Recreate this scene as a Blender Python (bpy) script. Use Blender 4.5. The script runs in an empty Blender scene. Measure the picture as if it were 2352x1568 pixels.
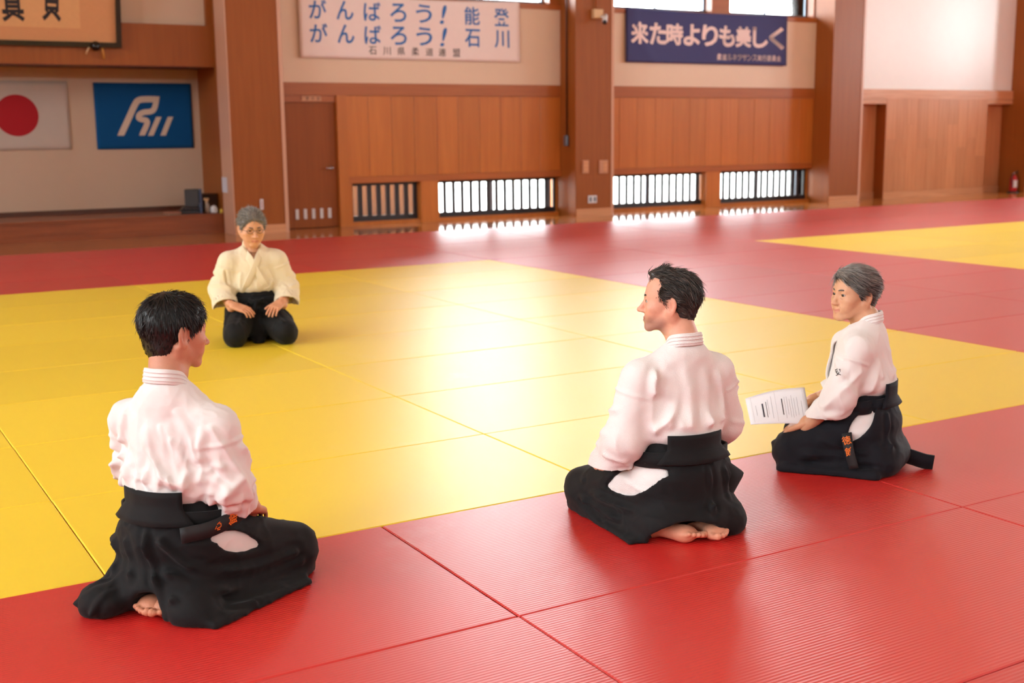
import bpy, bmesh, math, random
import numpy as np
from mathutils import Vector, Matrix

random.seed(4); np.random.seed(4)
scene = bpy.context.scene
col = scene.collection

# ------------------------------------------------------------------ camera
CAM = (-0.7583, -3.9613, 1.4487)
FPX, YAW, PITCH, ROLL = 2755.63, 0.53235, 0.17335, -0.010617
def make_camera():
    cd = bpy.data.cameras.new('camera'); cam = bpy.data.objects.new('camera', cd); col.objects.link(cam)
    cd.sensor_fit = 'HORIZONTAL'; cd.sensor_width = 36.0; cd.lens = FPX / 2352 * 36.0
    fwd = Vector((math.sin(YAW) * math.cos(PITCH), math.cos(YAW) * math.cos(PITCH), -math.sin(PITCH)))
    right = Vector((math.cos(YAW), -math.sin(YAW), 0)); up = right.cross(fwd)
    r2 = right * math.cos(ROLL) + up * math.sin(ROLL); u2 = -right * math.sin(ROLL) + up * math.cos(ROLL)
    m = Matrix(((r2.x, u2.x, -fwd.x, CAM[0]), (r2.y, u2.y, -fwd.y, CAM[1]), (r2.z, u2.z, -fwd.z, CAM[2]), (0, 0, 0, 1)))
    cam.matrix_world = m
    cd.dof.use_dof = True; cd.dof.focus_distance = 4.3; cd.dof.aperture_fstop = 3.2
    cd.clip_end = 200
    scene.camera = cam
make_camera()

# ------------------------------------------------------------------ world, light, exposure
w = bpy.data.worlds.new('daylight'); scene.world = w; w.use_nodes = True
bgn = w.node_tree.nodes['Background']
bgn.inputs['Color'].default_value = (0.95, 0.98, 1.0, 1); bgn.inputs['Strength'].default_value = 36.0
scene.view_settings.view_transform = 'Standard'; scene.view_settings.look = 'None'
scene.view_settings.exposure = 0.0; scene.view_settings.gamma = 1.0; scene.view_settings.use_curve_mapping = False
scene.cycles.use_denoising = True
scene.cycles.use_adaptive_sampling = True; scene.cycles.adaptive_threshold = 0.03
scene.cycles.max_bounces = 7; scene.cycles.diffuse_bounces = 4; scene.cycles.glossy_bounces = 3
scene.cycles.transmission_bounces = 6; scene.cycles.transparent_max_bounces = 8
scene.cycles.caustics_reflective = False; scene.cycles.caustics_refractive = False
scene.cycles.sample_clamp_indirect = 8.0

ROOM = dict(x0=-9.0, x1=29.0, y0=-11.0, y1=15.45, z1=6.4)
# window openings of the hall: (axis plane, fixed coordinate, a0, a1, z0, z1)
HIGH = (3.62, 5.6)
FLOORZ = -0.03

def portal(name, loc, rot, sx, sy):
    l = bpy.data.lights.new(name, 'AREA'); l.shape = 'RECTANGLE'; l.size = sx; l.size_y = sy
    l.cycles.is_portal = True
    o = bpy.data.objects.new(name, l); o.location = loc; o.rotation_euler = rot; col.objects.link(o)

# ------------------------------------------------------------------ helpers
def tag(o, label=None, cat=None, group=None, kind=None):
    if label: o['label'] = label
    if cat: o['category'] = cat
    if group: o['group'] = group
    if kind: o['kind'] = kind
    return o
def empty(name, loc=(0, 0, 0), rz=0.0, parent=None):
    o = bpy.data.objects.new(name, None); o.empty_display_size = 0.1; col.objects.link(o)
    o.location = loc; o.rotation_euler = (0, 0, rz)
    if parent: o.parent = parent
    return o
def mesh_obj(name, me, mat=None, parent=None, smooth=False):
    o = bpy.data.objects.new(name, me); col.objects.link(o)
    if mat is not None and len(me.materials) == 0: me.materials.append(mat)
    if parent: o.parent = parent
    if smooth and len(me.polygons):
        me.polygons.foreach_set('use_smooth', [True] * len(me.polygons))
    return o
def from_py(name, v, f, mat=None, parent=None, smooth=False):
    me = bpy.data.meshes.new(name); me.from_pydata([tuple(p) for p in v], [], [tuple(q) for q in f]); me.update()
    return mesh_obj(name, me, mat, parent, smooth)
def box_mesh(name, x0, x1, y0, y1, z0, z1, bevel=0.0):
    bm = bmesh.new(); bmesh.ops.create_cube(bm, size=1)
    for v in bm.verts:
        v.co = Vector((x0 + (v.co.x + .5) * (x1 - x0), y0 + (v.co.y + .5) * (y1 - y0), z0 + (v.co.z + .5) * (z1 - z0)))
    if bevel > 0:
        bmesh.ops.bevel(bm, geom=list(bm.edges), offset=bevel, segments=1, affect='EDGES', profile=0.5)
    bmesh.ops.recalc_face_normals(bm, faces=bm.faces)
    me = bpy.data.meshes.new(name); bm.to_mesh(me); bm.free(); return me
def box(name, x0, x1, y0, y1, z0, z1, mat, parent=None, bevel=0.0):
    return mesh_obj(name, box_mesh(name, x0, x1, y0, y1, z0, z1, bevel), mat, parent)
def bm_obj(name, bm, mat, parent=None, smooth=False):
    me = bpy.data.meshes.new(name); bm.to_mesh(me); bm.free(); return mesh_obj(name, me, mat, parent, smooth)
def lathe(name, prof, mat, parent=None, seg=20, loc=(0, 0, 0), rot=None):
    v = []; f = []; n = len(prof)
    for i in range(seg):
        a = 2 * math.pi * i / seg
        for r, z in prof: v.append((r * math.cos(a), r * math.sin(a), z))
    for i in range(seg):
        j = (i + 1) % seg
        for k in range(n - 1): f.append((i * n + k, j * n + k, j * n + k + 1, i * n + k + 1))
    f.append(tuple(i * n for i in range(seg))[::-1]); f.append(tuple(i * n + n - 1 for i in range(seg)))
    M = Matrix.Translation(loc) @ (rot.to_4x4() if rot else Matrix())
    return from_py(name, [M @ Vector(p) for p in v], f, mat, parent, True)
def tube(name, pts, r, mat, parent=None, seg=8):
    pts = [Vector(p) for p in pts]; v = []; f = []
    rr = r if isinstance(r, (list, tuple)) else [r] * len(pts)
    for i, p in enumerate(pts):
        t = (pts[min(i + 1, len(pts) - 1)] - pts[max(i - 1, 0)]).normalized()
        a = t.orthogonal().normalized() if i == 0 else (a - t * a.dot(t)).normalized()
        b = t.cross(a)
        for k in range(seg):
            q = 2 * math.pi * k / seg; v.append(p + (a * math.cos(q) + b * math.sin(q)) * rr[i])
    for i in range(len(pts) - 1):
        for k in range(seg):
            l = (k + 1) % seg; f.append((i * seg + k, i * seg + l, (i + 1) * seg + l, (i + 1) * seg + k))
    f.append(tuple(range(seg))[::-1]); f.append(tuple((len(pts) - 1) * seg + k for k in range(seg)))
    return from_py(name, v, f, mat, parent, True)

# ------------------------------------------------------------------ materials
def srgb(r, g, b):
    return tuple((c / 255 / 12.92 if c / 255 <= .04045 else ((c / 255 + .055) / 1.055) ** 2.4) for c in (r, g, b)) + (1,)
def newmat(name):
    m = bpy.data.materials.new(name); m.use_nodes = True
    return m, m.node_tree, m.node_tree.nodes['Principled BSDF']
def simple(name, c, rough=0.5, spec=0.5, noise=0.0, scale=20.0, metal=0.0, bump=0.0, sheen=0.0):
    m, nt, b = newmat(name)
    b.inputs['Base Color'].default_value = c; b.inputs['Roughness'].default_value = rough
    b.inputs['Specular IOR Level'].default_value = spec; b.inputs['Metallic'].default_value = metal
    if sheen: b.inputs['Sheen Weight'].default_value = sheen
    if noise or bump:
        tc = nt.nodes.new('ShaderNodeTexCoord'); nz = nt.nodes.new('ShaderNodeTexNoise')
        nz.inputs['Scale'].default_value = scale; nz.inputs['Detail'].default_value = 4
        nt.links.new(tc.outputs['Object'], nz.inputs['Vector'])
        if noise:
            mx = nt.nodes.new('ShaderNodeMix'); mx.data_type = 'RGBA'
            mx.inputs['A'].default_value = tuple(x * (1 - noise) for x in c[:3]) + (1,)
            mx.inputs['B'].default_value = tuple(min(1, x * (1 + noise)) for x in c[:3]) + (1,)
            nt.links.new(nz.outputs['Fac'], mx.inputs['Factor']); nt.links.new(mx.outputs['Result'], b.inputs['Base Color'])
        if bump:
            bp = nt.nodes.new('ShaderNodeBump'); bp.inputs['Strength'].default_value = bump; bp.inputs['Distance'].default_value = 0.01
            nt.links.new(nz.outputs['Fac'], bp.inputs['Height']); nt.links.new(bp.outputs['Normal'], b.inputs['Normal'])
    return m
def wood(name, c1, c2, rough=0.35, grain=(28, 28, 1.6), var=0.16, spec=0.5):
    m, nt, b = newmat(name); N = nt.nodes; L = nt.links
    tc = N.new('ShaderNodeTexCoord'); mp = N.new('ShaderNodeMapping'); mp.inputs['Scale'].default_value = grain
    oi = N.new('ShaderNodeObjectInfo'); ad = N.new('ShaderNodeVectorMath'); ad.operation = 'ADD'
    cmb = N.new('ShaderNodeCombineXYZ'); ml = N.new('ShaderNodeMath'); ml.operation = 'MULTIPLY'; ml.inputs[1].default_value = 37.0
    L.new(oi.outputs['Random'], ml.inputs[0])
    for k in 'XYZ': L.new(ml.outputs[0], cmb.inputs[k])
    L.new(tc.outputs['Object'], mp.inputs['Vector']); L.new(mp.outputs['Vector'], ad.inputs[0]); L.new(cmb.outputs[0], ad.inputs[1])
    nz = N.new('ShaderNodeTexNoise'); nz.inputs['Scale'].default_value = 1.0; nz.inputs['Detail'].default_value = 6; nz.inputs['Distortion'].default_value = 0.6
    L.new(ad.outputs[0], nz.inputs['Vector'])
    mx = N.new('ShaderNodeMix'); mx.data_type = 'RGBA'; mx.inputs['A'].default_value = c1; mx.inputs['B'].default_value = c2
    rp = N.new('ShaderNodeMapRange'); rp.inputs['From Min'].default_value = .3; rp.inputs['From Max'].default_value = .7
    L.new(nz.outputs['Fac'], rp.inputs['Value']); L.new(rp.outputs[0], mx.inputs['Factor'])
    hs = N.new('ShaderNodeHueSaturation'); v = N.new('ShaderNodeMapRange')
    v.inputs['To Min'].default_value = 1 - var; v.inputs['To Max'].default_value = 1 + var
    L.new(oi.outputs['Random'], v.inputs['Value']); L.new(v.outputs[0], hs.inputs['Value']); L.new(mx.outputs['Result'], hs.inputs['Color'])
    L.new(hs.outputs['Color'], b.inputs['Base Color'])
    b.inputs['Roughness'].default_value = rough; b.inputs['Specular IOR Level'].default_value = spec
    return m
def mat_tatami(name, c, rib, rough, ribh, coat=0.0):
    """vinyl judo mat: fine embossing plus ribs running along the mat, faint scuffs"""
    m, nt, b = newmat(name); N = nt.nodes; L = nt.links
    tc = N.new('ShaderNodeTexCoord'); geo = N.new('ShaderNodeNewGeometry'); sp = N.new('ShaderNodeSeparateXYZ'); L.new(geo.outputs['Position'], sp.inputs[0])
    mu = N.new('ShaderNodeMath'); mu.operation = 'MULTIPLY'; mu.inputs[1].default_value = 2 * math.pi / rib; L.new(sp.outputs['Y'], mu.inputs[0])
    sn = N.new('ShaderNodeMath'); sn.operation = 'SINE'; L.new(mu.outputs[0], sn.inputs[0])
    n1 = N.new('ShaderNodeTexNoise'); n1.inputs['Scale'].default_value = 420; n1.inputs['Detail'].default_value = 2; L.new(geo.outputs['Position'], n1.inputs['Vector'])
    mm = N.new('ShaderNodeMath'); mm.operation = 'MULTIPLY_ADD'; mm.inputs[1].default_value = 0.03; L.new(n1.outputs['Fac'], mm.inputs[0]); L.new(sn.outputs[0], mm.inputs[2])
    bp = N.new('ShaderNodeBump'); bp.inputs['Strength'].default_value = 1.0; bp.inputs['Distance'].default_value = ribh
    L.new(mm.outputs[0], bp.inputs['Height']); L.new(bp.outputs['Normal'], b.inputs['Normal'])
    oi = N.new('ShaderNodeObjectInfo'); v = N.new('ShaderNodeMapRange'); v.inputs['To Min'].default_value = .95; v.inputs['To Max'].default_value = 1.05
    L.new(oi.outputs['Random'], v.inputs['Value'])
    n2 = N.new('ShaderNodeTexNoise'); n2.inputs['Scale'].default_value = 1.4; n2.inputs['Detail'].default_value = 8; n2.inputs['Roughness'].default_value = .7
    L.new(geo.outputs['Position'], n2.inputs['Vector'])
    cr = N.new('ShaderNodeMapRange'); cr.inputs['From Min'].default_value = .60; cr.inputs['From Max'].default_value = .80; cr.inputs['To Max'].default_value = .14
    L.new(n2.outputs['Fac'], cr.inputs['Value'])
    hs = N.new('ShaderNodeHueSaturation'); hs.inputs['Color'].default_value = c; L.new(v.outputs[0], hs.inputs['Value'])
    mx = N.new('ShaderNodeMix'); mx.data_type = 'RGBA'; mx.inputs['B'].default_value = (.85, .78, .7, 1)
    L.new(cr.outputs[0], mx.inputs['Factor']); L.new(hs.outputs[0], mx.inputs['A']); L.new(mx.outputs['Result'], b.inputs['Base Color'])
    b.inputs['Roughness'].default_value = rough; b.inputs['Specular IOR Level'].default_value = 0.9
    b.inputs['Coat Weight'].default_value = coat; b.inputs['Coat Roughness'].default_value = .36
    return m
def mat_floor():
    m, nt, b = newmat('varnished_floor'); N = nt.nodes; L = nt.links
    geo = N.new('ShaderNodeNewGeometry'); mp = N.new('ShaderNodeMapping')
    mp.inputs['Rotation'].default_value = (0, 0, 0); L.new(geo.outputs['Position'], mp.inputs['Vector'])
    br = N.new('ShaderNodeTexBrick'); br.inputs['Scale'].default_value = 1.0; br.inputs['Brick Width'].default_value = 1.2; br.inputs['Row Height'].default_value = .075
    br.inputs['Mortar Size'].default_value = .002; br.inputs['Color1'].default_value = srgb(190, 122, 62); br.inputs['Color2'].default_value = srgb(172, 104, 50); br.inputs['Mortar'].default_value = srgb(110, 62, 30)
    L.new(mp.outputs[0], br.inputs['Vector']); L.new(br.outputs['Color'], b.inputs['Base Color'])
    b.inputs['Roughness'].default_value = .10; b.inputs['Specular IOR Level'].default_value = .6
    return m
M = {}
M['pillar'] = wood('pillar_veneer', srgb(144, 77, 27), srgb(156, 86, 32), .42, (20, 20, .9), .03, .3)
M['panel'] = wood('panel_veneer', srgb(182, 103, 40), srgb(196, 117, 48), .32, (14, 14, .7), .07)
M['rail'] = wood('rail_wood', srgb(164, 90, 42), srgb(176, 100, 48), .30, (1.2, 26, 26), .05)
M['rail_pale'] = wood('pale_rail_wood', srgb(196, 136, 96), srgb(214, 156, 116), .28, (1.2, 26, 26), .04)
M['door'] = wood('door_veneer', srgb(144, 76, 28), srgb(156, 85, 33), .40, (16, 16, .8), .03, .35)
M['slide'] = wood('sliding_veneer', srgb(188, 124, 82), srgb(206, 144, 100), .30, (30, 30, 1.0), .08)
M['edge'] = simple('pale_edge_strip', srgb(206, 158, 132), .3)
M['stage'] = wood('stage_wood', srgb(126, 62, 30), srgb(150, 78, 40), .35, (1.2, 22, 22), .04)
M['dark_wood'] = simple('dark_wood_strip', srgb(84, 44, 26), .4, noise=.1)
M['plaster'] = simple('painted_plaster', srgb(226, 200, 176), .42, noise=.02, scale=6)
M['plaster_glare'] = simple('glare_plaster', srgb(240, 234, 230), .36, noise=.02, scale=6)  # lighter copy of the plaster, glare from the right windows put into its colour
M['alcove'] = simple('alcove_plaster', srgb(208, 184, 162), .6, noise=.02, scale=6)
M['ceiling'] = simple('ceiling_white', srgb(226, 220, 212), .8)
M['black_metal'] = simple('black_metal', srgb(38, 38, 44), .4)
M['grey_metal'] = simple('grey_metal', srgb(120, 128, 140), .35, metal=.6)
M['chrome'] = simple('chrome', srgb(200, 200, 205), .2, metal=1)
M['white_plastic'] = simple('white_plastic', srgb(226, 226, 230), .4)
M['beige_plastic'] = simple('beige_plastic', srgb(196, 140, 108), .4)
M['cream_plastic'] = simple('cream_plastic', srgb(214, 176, 130), .4)
M['black_lacquer'] = simple('black_lacquer', srgb(28, 22, 18), .25)
M['glass'] = None
def mat_glass():
    m, nt, b = newmat('window_glass'); N = nt.nodes; L = nt.links
    tr = N.new('ShaderNodeBsdfTransparent'); tr.inputs['Color'].default_value = (.96, .98, .98, 1)
    gl = N.new('ShaderNodeBsdfGlossy'); gl.inputs['Roughness'].default_value = .02
    fr = N.new('ShaderNodeFresnel'); fr.inputs['IOR'].default_value = 1.45
    mx = N.new('ShaderNodeMixShader'); L.new(fr.outputs[0], mx.inputs[0]); L.new(tr.outputs[0], mx.inputs[1]); L.new(gl.outputs[0], mx.inputs[2])
    L.new(mx.outputs[0], N['Material Output'].inputs['Surface']); return m
M['glass'] = mat_glass()
M['red_mat'] = mat_tatami('red_vinyl_mat', srgb(208, 36, 32), 0.0145, .42, .00055, .55)
M['yellow_mat'] = mat_tatami('yellow_vinyl_mat', srgb(253, 220, 54), 0.0145, .40, .00014)
M['floor'] = mat_floor()

# ------------------------------------------------------------------ text
def text_mesh(s, size=1.0, offset=0.0, extrude=0.001, res=3):
    cu = bpy.data.curves.new('t', 'FONT'); cu.body = s; cu.size = size; cu.offset = offset; cu.extrude = extrude
    cu.resolution_u = res; cu.align_x = 'CENTER'; cu.align_y = 'CENTER'
    o = bpy.data.objects.new('t', cu); col.objects.link(o)
    dg = bpy.context.evaluated_depsgraph_get(); dg.update()
    me = bpy.data.meshes.new_from_object(o.evaluated_get(dg)); me = me.copy() if me.users else me
    bpy.data.objects.remove(o); bpy.data.curves.remove(cu)
    return me
def glyph(s, cx, cy, wdt, hgt, offset=0.0, rot=0.0, shear=0.0, extrude=0.001, cell=False):
    """vertices (x, y, depth) and faces of a string fitted into a box in the plane"""
    me = text_mesh(s, 1.0, offset, 0.0)
    v = np.array([x.co[:] for x in me.vertices]); f = [tuple(p.vertices) for p in me.polygons]
    bpy.data.meshes.remove(me)
    if len(v) == 0: return v.reshape(0, 3), []
    lo, hi = v.min(0), v.max(0)
    if cell:      # keep natural glyph proportion inside the cell
        k = wdt; c = (lo + hi) / 2; v = (v - c) * k
    else:
        v = (v - (lo + hi) / 2) / np.maximum(hi - lo, 1e-6) * np.array([wdt, hgt, 1])
    v[:, 0] += shear * v[:, 1]
    c, s_ = math.cos(rot), math.sin(rot)
    v[:, :2] = np.stack([v[:, 0] * c - v[:, 1] * s_, v[:, 0] * s_ + v[:, 1] * c], 1)
    v[:, 0] += cx; v[:, 1] += cy
    return v, f
def join_vf(parts):
    V = []; F = []; n = 0
    for v, f in parts:
        if len(v) == 0: continue
        V.append(v); F += [tuple(i + n for i in q) for q in f]; n += len(v)
    return np.concatenate(V), F

# ================================================================== the setting
YP, YB, YW, YH, YA = 13.55, 14.04, 14.22, 14.34, 15.37     # pillar fronts, bay wall, low windows, high windows, alcove back
R_ = ROOM
struct = lambda o: tag(o, kind='structure')
struct(box('floor', R_['x0'], R_['x1'], R_['y0'], R_['y1'], FLOORZ - .1, FLOORZ, M['floor']))
struct(box('ceiling', R_['x0'], R_['x1'], R_['y0'], R_['y1'], R_['z1'], R_['z1'] + .1, M['ceiling']))

def wall_with_openings(name, axis, c0, c1, a0, a1, z0, z1, openings, mat, parent=None):
    """wall slab between c0 and c1 on the fixed axis, spanning a0..a1, with rectangular openings (b0,b1,w0,w1)"""
    ax = sorted(set([a0, a1] + [q for o in openings for q in o[:2]])); zx = sorted(set([z0, z1] + [q for o in openings for q in o[2:]]))
    bm = bmesh.new()
    for i in range(len(ax) - 1):
        for k in range(len(zx) - 1):
            am, zm = (ax[i] + ax[i + 1]) / 2, (zx[k] + zx[k + 1]) / 2
            if any(o[0] < am < o[1] and o[2] < zm < o[3] for o in openings): continue
            r = bmesh.ops.create_cube(bm, size=1)
            for v in r['verts']:
                a = ax[i] + (v.co.x + .5) * (ax[i + 1] - ax[i]); c = c0 + (v.co.y + .5) * (c1 - c0); z = zx[k] + (v.co.z + .5) * (zx[k + 1] - zx[k])
                v.co = Vector((a, c, z)) if axis == 'y' else Vector((c, a, z))
    bmesh.ops.recalc_face_normals(bm, faces=bm.faces)
    return bm_obj(name, bm, mat, parent)

# the walls the camera does not face: tall windows to the left and right, high windows behind
wl = [(-9 + k * 4.0, -9 + k * 4.0 + 2.6, 3.7, 5.6) for k in range(5)]
struct(wall_with_openings('wall_left', 'x', R_['x0'] - .25, R_['x0'], R_['y0'], R_['y1'], FLOORZ, R_['z1'], wl, M['plaster']))
wr = [(-9 + k * 4.0, -9 + k * 4.0 + 2.4, 3.0, 5.6) for k in range(6)]
struct(wall_with_openings('wall_right', 'x', R_['x1'], R_['x1'] + .25, R_['y0'], R_['y1'], FLOORZ, R_['z1'], wr, M['plaster']))
wf = [(-7.5 + k * 6.0, -7.5 + k * 6.0 + 3.6, 5.1, 5.6) for k in range(6)]
struct(wall_with_openings('wall_front', 'y', R_['y0'] - .25, R_['y0'], R_['x0'], R_['x1'], FLOORZ, R_['z1'], wf, M['plaster']))
wn = [0]
def far_window(axis, c, o):
    wn[0] += 1
    r = empty('window_%d' % wn[0]); struct(r)
    def bx(n, a0, a1, c0, c1, z0, z1, m):
        if axis == 'y': box(n, a0, a1, c0, c1, z0, z1, m, r)
        else: box(n, c0, c1, a0, a1, z0, z1, m, r)
    a0, a1, z0, z1 = o; t = .05; am = (a0 + a1) / 2
    for q in ((a0, a0 + t), (am - t / 2, am + t / 2), (a1 - t, a1)): bx('frame_bar', q[0], q[1], c - .03, c + .03, z0, z1, M['grey_metal'])
    for q in ((z0, z0 + t), (z1 - t, z1)): bx('frame_bar', a0, a1, c - .029, c + .029, q[0], q[1], M['grey_metal'])
    for q in ((a0 + t, am - t / 2), (am + t / 2, a1 - t)): bx('pane', q[0], q[1], c - .004, c + .004, z0 + t, z1 - t, M['glass'])
    rot = {'y': (math.pi / 2, 0, 0), 'x': (0, math.pi / 2, 0)}[axis]
for o in wl:
    far_window('x', R_['x0'] - .12, o); portal('daylight_portal', (R_['x0'] - .24, (o[0] + o[1]) / 2, (o[2] + o[3]) / 2), (0, -math.pi / 2, 0), o[3] - o[2], o[1] - o[0])
for o in wr:
    far_window('x', R_['x1'] + .12, o); portal('daylight_portal', (R_['x1'] + .24, (o[0] + o[1]) / 2, (o[2] + o[3]) / 2), (0, math.pi / 2, 0), o[3] - o[2], o[1] - o[0])
for o in wf:
    far_window('y', R_['y0'] - .12, o); portal('daylight_portal', ((o[0] + o[1]) / 2, R_['y0'] - .24, (o[2] + o[3]) / 2), (math.pi / 2, 0, 0), o[1] - o[0], o[3] - o[2])

# ---- the long wall in view
wall = struct(empty('wall_back', (0, YB, FLOORZ)))
wall['label'] = 'long hall wall of orange wood panels, plaster and wide pillars'
def wb(name, x0, x1, y0, y1, z0, z1, mat, parent=None, bevel=0.0):
    o = box(name, x0, x1, y0, y1, z0, z1, mat, None, bevel)
    p = parent or wall; o.parent = p; o.matrix_parent_inverse = p.matrix_world.inverted() if p is not wall else Matrix.Translation((0, -YB, -FLOORZ))
    return o
PILL = [(-7.2, -6.45), (4.80, 5.63), (10.88, 11.67), (16.92, 17.77), (22.96, 23.75)]
for i, (a, b) in enumerate(PILL):
    p = wb('pillar', a, b, YP, 14.55 if i != 1 else 14.20, FLOORZ, R_['z1'], M['pillar'])
    z0 = FLOORZ
    q = [('edge_strip', b - .05, b + .004, YP - .008, YP + .05, z0, R_['z1'], M['edge'])]
    if i == 1: q.append(('lit_side_face', a - .012, a, YP - .006, YP + .50, z0, R_['z1'], M['edge']))  # side face of the left pillar, window light put into its pale colour
    else: q.append(('corner_post', a - .012, a + .0, YP - .006, YP + .12, z0, R_['z1'], M['pillar']))
    q.append(('baseboard', a + .001, b - .051, YP - .014, YP, z0, .10, M['rail_pale']))
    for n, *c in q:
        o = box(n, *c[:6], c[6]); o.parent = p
def bay(x0, x1, joints, lows, highs, door=False, ztop=R_['z1']):
    """one bay between two pillars: panels, rails, plaster, openings for low and high windows"""
    # plaster between rail and sill, wall above with openings for the high windows
    wb('plaster', x0, x1, YB, YB + .3, 2.23, 3.50, M['plaster'])
    wb('sill', x0, x1, YB - .02, YB + .42, 3.50, 3.585, M['rail'])
    xs = x0
    for (a, b) in highs:
        if a > xs: wb('window_post', xs, a, YB + .06, YB + .42, 3.585, 5.7, M['rail'])
        xs = b
    if xs < x1: wb('window_post', xs, x1, YB + .06, YB + .42, 3.585, 5.7, M['rail'])
    wb('plaster', x0, x1, YB, YB + .42, 5.7, ztop, M['plaster'])
    wb('rail', x0, x1, YB - .015, YB + .3, 2.035, 2.23, M['rail'])
    for a, b in zip(joints[:-1], joints[1:]):
        wb('wood_panel', a + .003, b - .003, YB, YB + .02, .758, 2.032, M['panel'], bevel=.003)
    wb('panel_backing', joints[0], joints[-1], YB + .02, YB + .3, .758, 2.035, M['dark_wood'])
    wb('rail', joints[0], x1, YB - .012, YB + .3, .65, .758, M['rail'])
    xs = joints[0] if door else x0
    for (a, b) in lows:
        if a > xs: wb('window_post', xs, a, YB, YB + .3, FLOORZ, .65, M['panel'])
        wb('window_sill', a, b, YB + .03, YB + .3, FLOORZ, .03, M['panel'])
        xs = b
    if xs < x1: wb('window_post', xs, x1, YB + .12, YB + .3, FLOORZ, .65, M['panel'])
j1 = [6.84, 7.215, 7.626, 8.03, 8.45, 8.845, 9.26, 9.665, 10.07, 10.467, 10.88]
j2 = [11.73, 12.15, 12.545, 12.964, 13.377, 13.765, 14.153, 14.545, 14.953, 15.36, 15.77, 16.143, 16.54, 16.92]
bay(5.63, 10.88, j1, [(6.90, 8.13), (8.46, 10.87)], [(8.25, 10.70)], door=True)
bay(11.67, 16.92, j2, [(11.80, 14.19), (14.55, 16.91)], [(12.0, 14.30), (14.75, 16.90)])

def low_window(x0, x1, bars, behind=None):
    wn[0] += 1; r = struct(empty('window_%d' % wn[0], ((x0 + x1) / 2, YW, .03)))
    inv = Matrix.Translation((-(x0 + x1) / 2, -YW, -.03))
    def add(n, a, b, c, d, e, f, m, bev=0):
        o = box(n, a, b, c, d, e, f, m, None, bev); o.parent = r; o.matrix_parent_inverse = inv
    add('frame_bar', x0, x1, YW - .03, YW + .03, .03, .115, M['black_metal'])
    add('frame_bar', x0, x1, YW - .03, YW + .03, .60, .65, M['black_metal'])
    for a, b, deep in bars:
        add('bar', a, b, YW - (.022 if not deep else .01), YW + .022, .115, .60, M['black_metal'] if not deep else M['grey_metal'], .003)
    add('pane', x0, x1, YW + .05, YW + .056, .03, .65, M['glass'])
def bars_between(x0, x1, pitch, wid, extra=()):
    out = []; n = round((x1 - x0) / pitch); p = (x1 - x0) / n
    for k in range(n + 1): out.append((x0 + k * p - wid / 2, x0 + k * p + wid / 2, False))
    return out + [(a, b, True) for a, b in extra]
low_window(6.90, 8.13, bars_between(6.94, 8.10, .1655, .075))
low_window(8.46, 10.87, bars_between(8.49, 10.85, .1690, .056, [(9.53, 9.60), (10.72, 10.78)]))
low_window(11.80, 14.19, bars_between(11.95, 14.10, .1655, .056, [(12.88, 12.97), (14.10, 14.17)]))
low_window(14.55, 16.91, bars_between(14.60, 16.88, .1655, .056, [(15.58, 15.66), (16.66, 16.72)]))
# a close outer wall stands behind the first low window only
tag(box('outer_ground', -9, 60, 14.6, 60, FLOORZ - .2, FLOORZ - .1, simple('outer_ground_gravel', srgb(150, 150, 146), .9)), kind='structure')
tag(box('added_fence', -9, 60, 26.0, 26.1, FLOORZ - .1, 1.5, simple('added_fence_paint', srgb(222, 228, 226), .8)), 'added pale fence that sets the brightness seen through the low slatted windows', 'fence', kind='structure')  # added fence: sets the brightness in the low windows and their floor reflections
tag(box('outer_wall', 5.2, 9.3, 16.3, 16.4, FLOORZ - .1, 1.25, simple('outer_wall_render', srgb(104, 82, 66), .8)), 'pale beige outer wall seen through the dark slatted window beside the door', 'wall', kind='structure')
def high_window(x0, x1):
    wn[0] += 1; r = struct(empty('window_%d' % wn[0], ((x0 + x1) / 2, YH, 3.6)))
    inv = Matrix.Translation((-(x0 + x1) / 2, -YH, -3.6)); xm = (x0 + x1) / 2
    def add(n, a, b, c, d, e, f, m):
        o = box(n, a, b, c, d, e, f, m); o.parent = r; o.matrix_parent_inverse = inv
    for a, b in ((x0, x0 + .035), (xm - .02, xm + .02), (x1 - .035, x1)): add('frame_bar', a, b, YH - .03, YH + .03, 3.585, 5.7, M['grey_metal'])
    add('frame_bar', x0, x1, YH - .031, YH + .031, 3.585, 3.655, M['grey_metal']); add('frame_bar', x0, x1, YH - .031, YH + .031, 5.65, 5.7, M['grey_metal'])
    add('pane', x0 + .035, xm - .02, YH - .004, YH + .004, 3.655, 5.65, M['glass']); add('pane', xm + .02, x1 - .035, YH - .004, YH + .004, 3.655, 5.65, M['glass'])
    portal('daylight_portal', (xm, YH + .06, 4.65), (-math.pi / 2, 0, 0), x1 - x0, 2.0)
for a, b in ((8.25, 10.70), (12.0, 14.30), (14.75, 16.90)): high_window(a, b)
for a, b in ((8.46, 10.87), (11.80, 14.19), (14.55, 16.91)): portal('daylight_portal', ((a + b) / 2, YW + .1, .36), (-math.pi / 2, 0, 0), b - a, .52)

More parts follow.
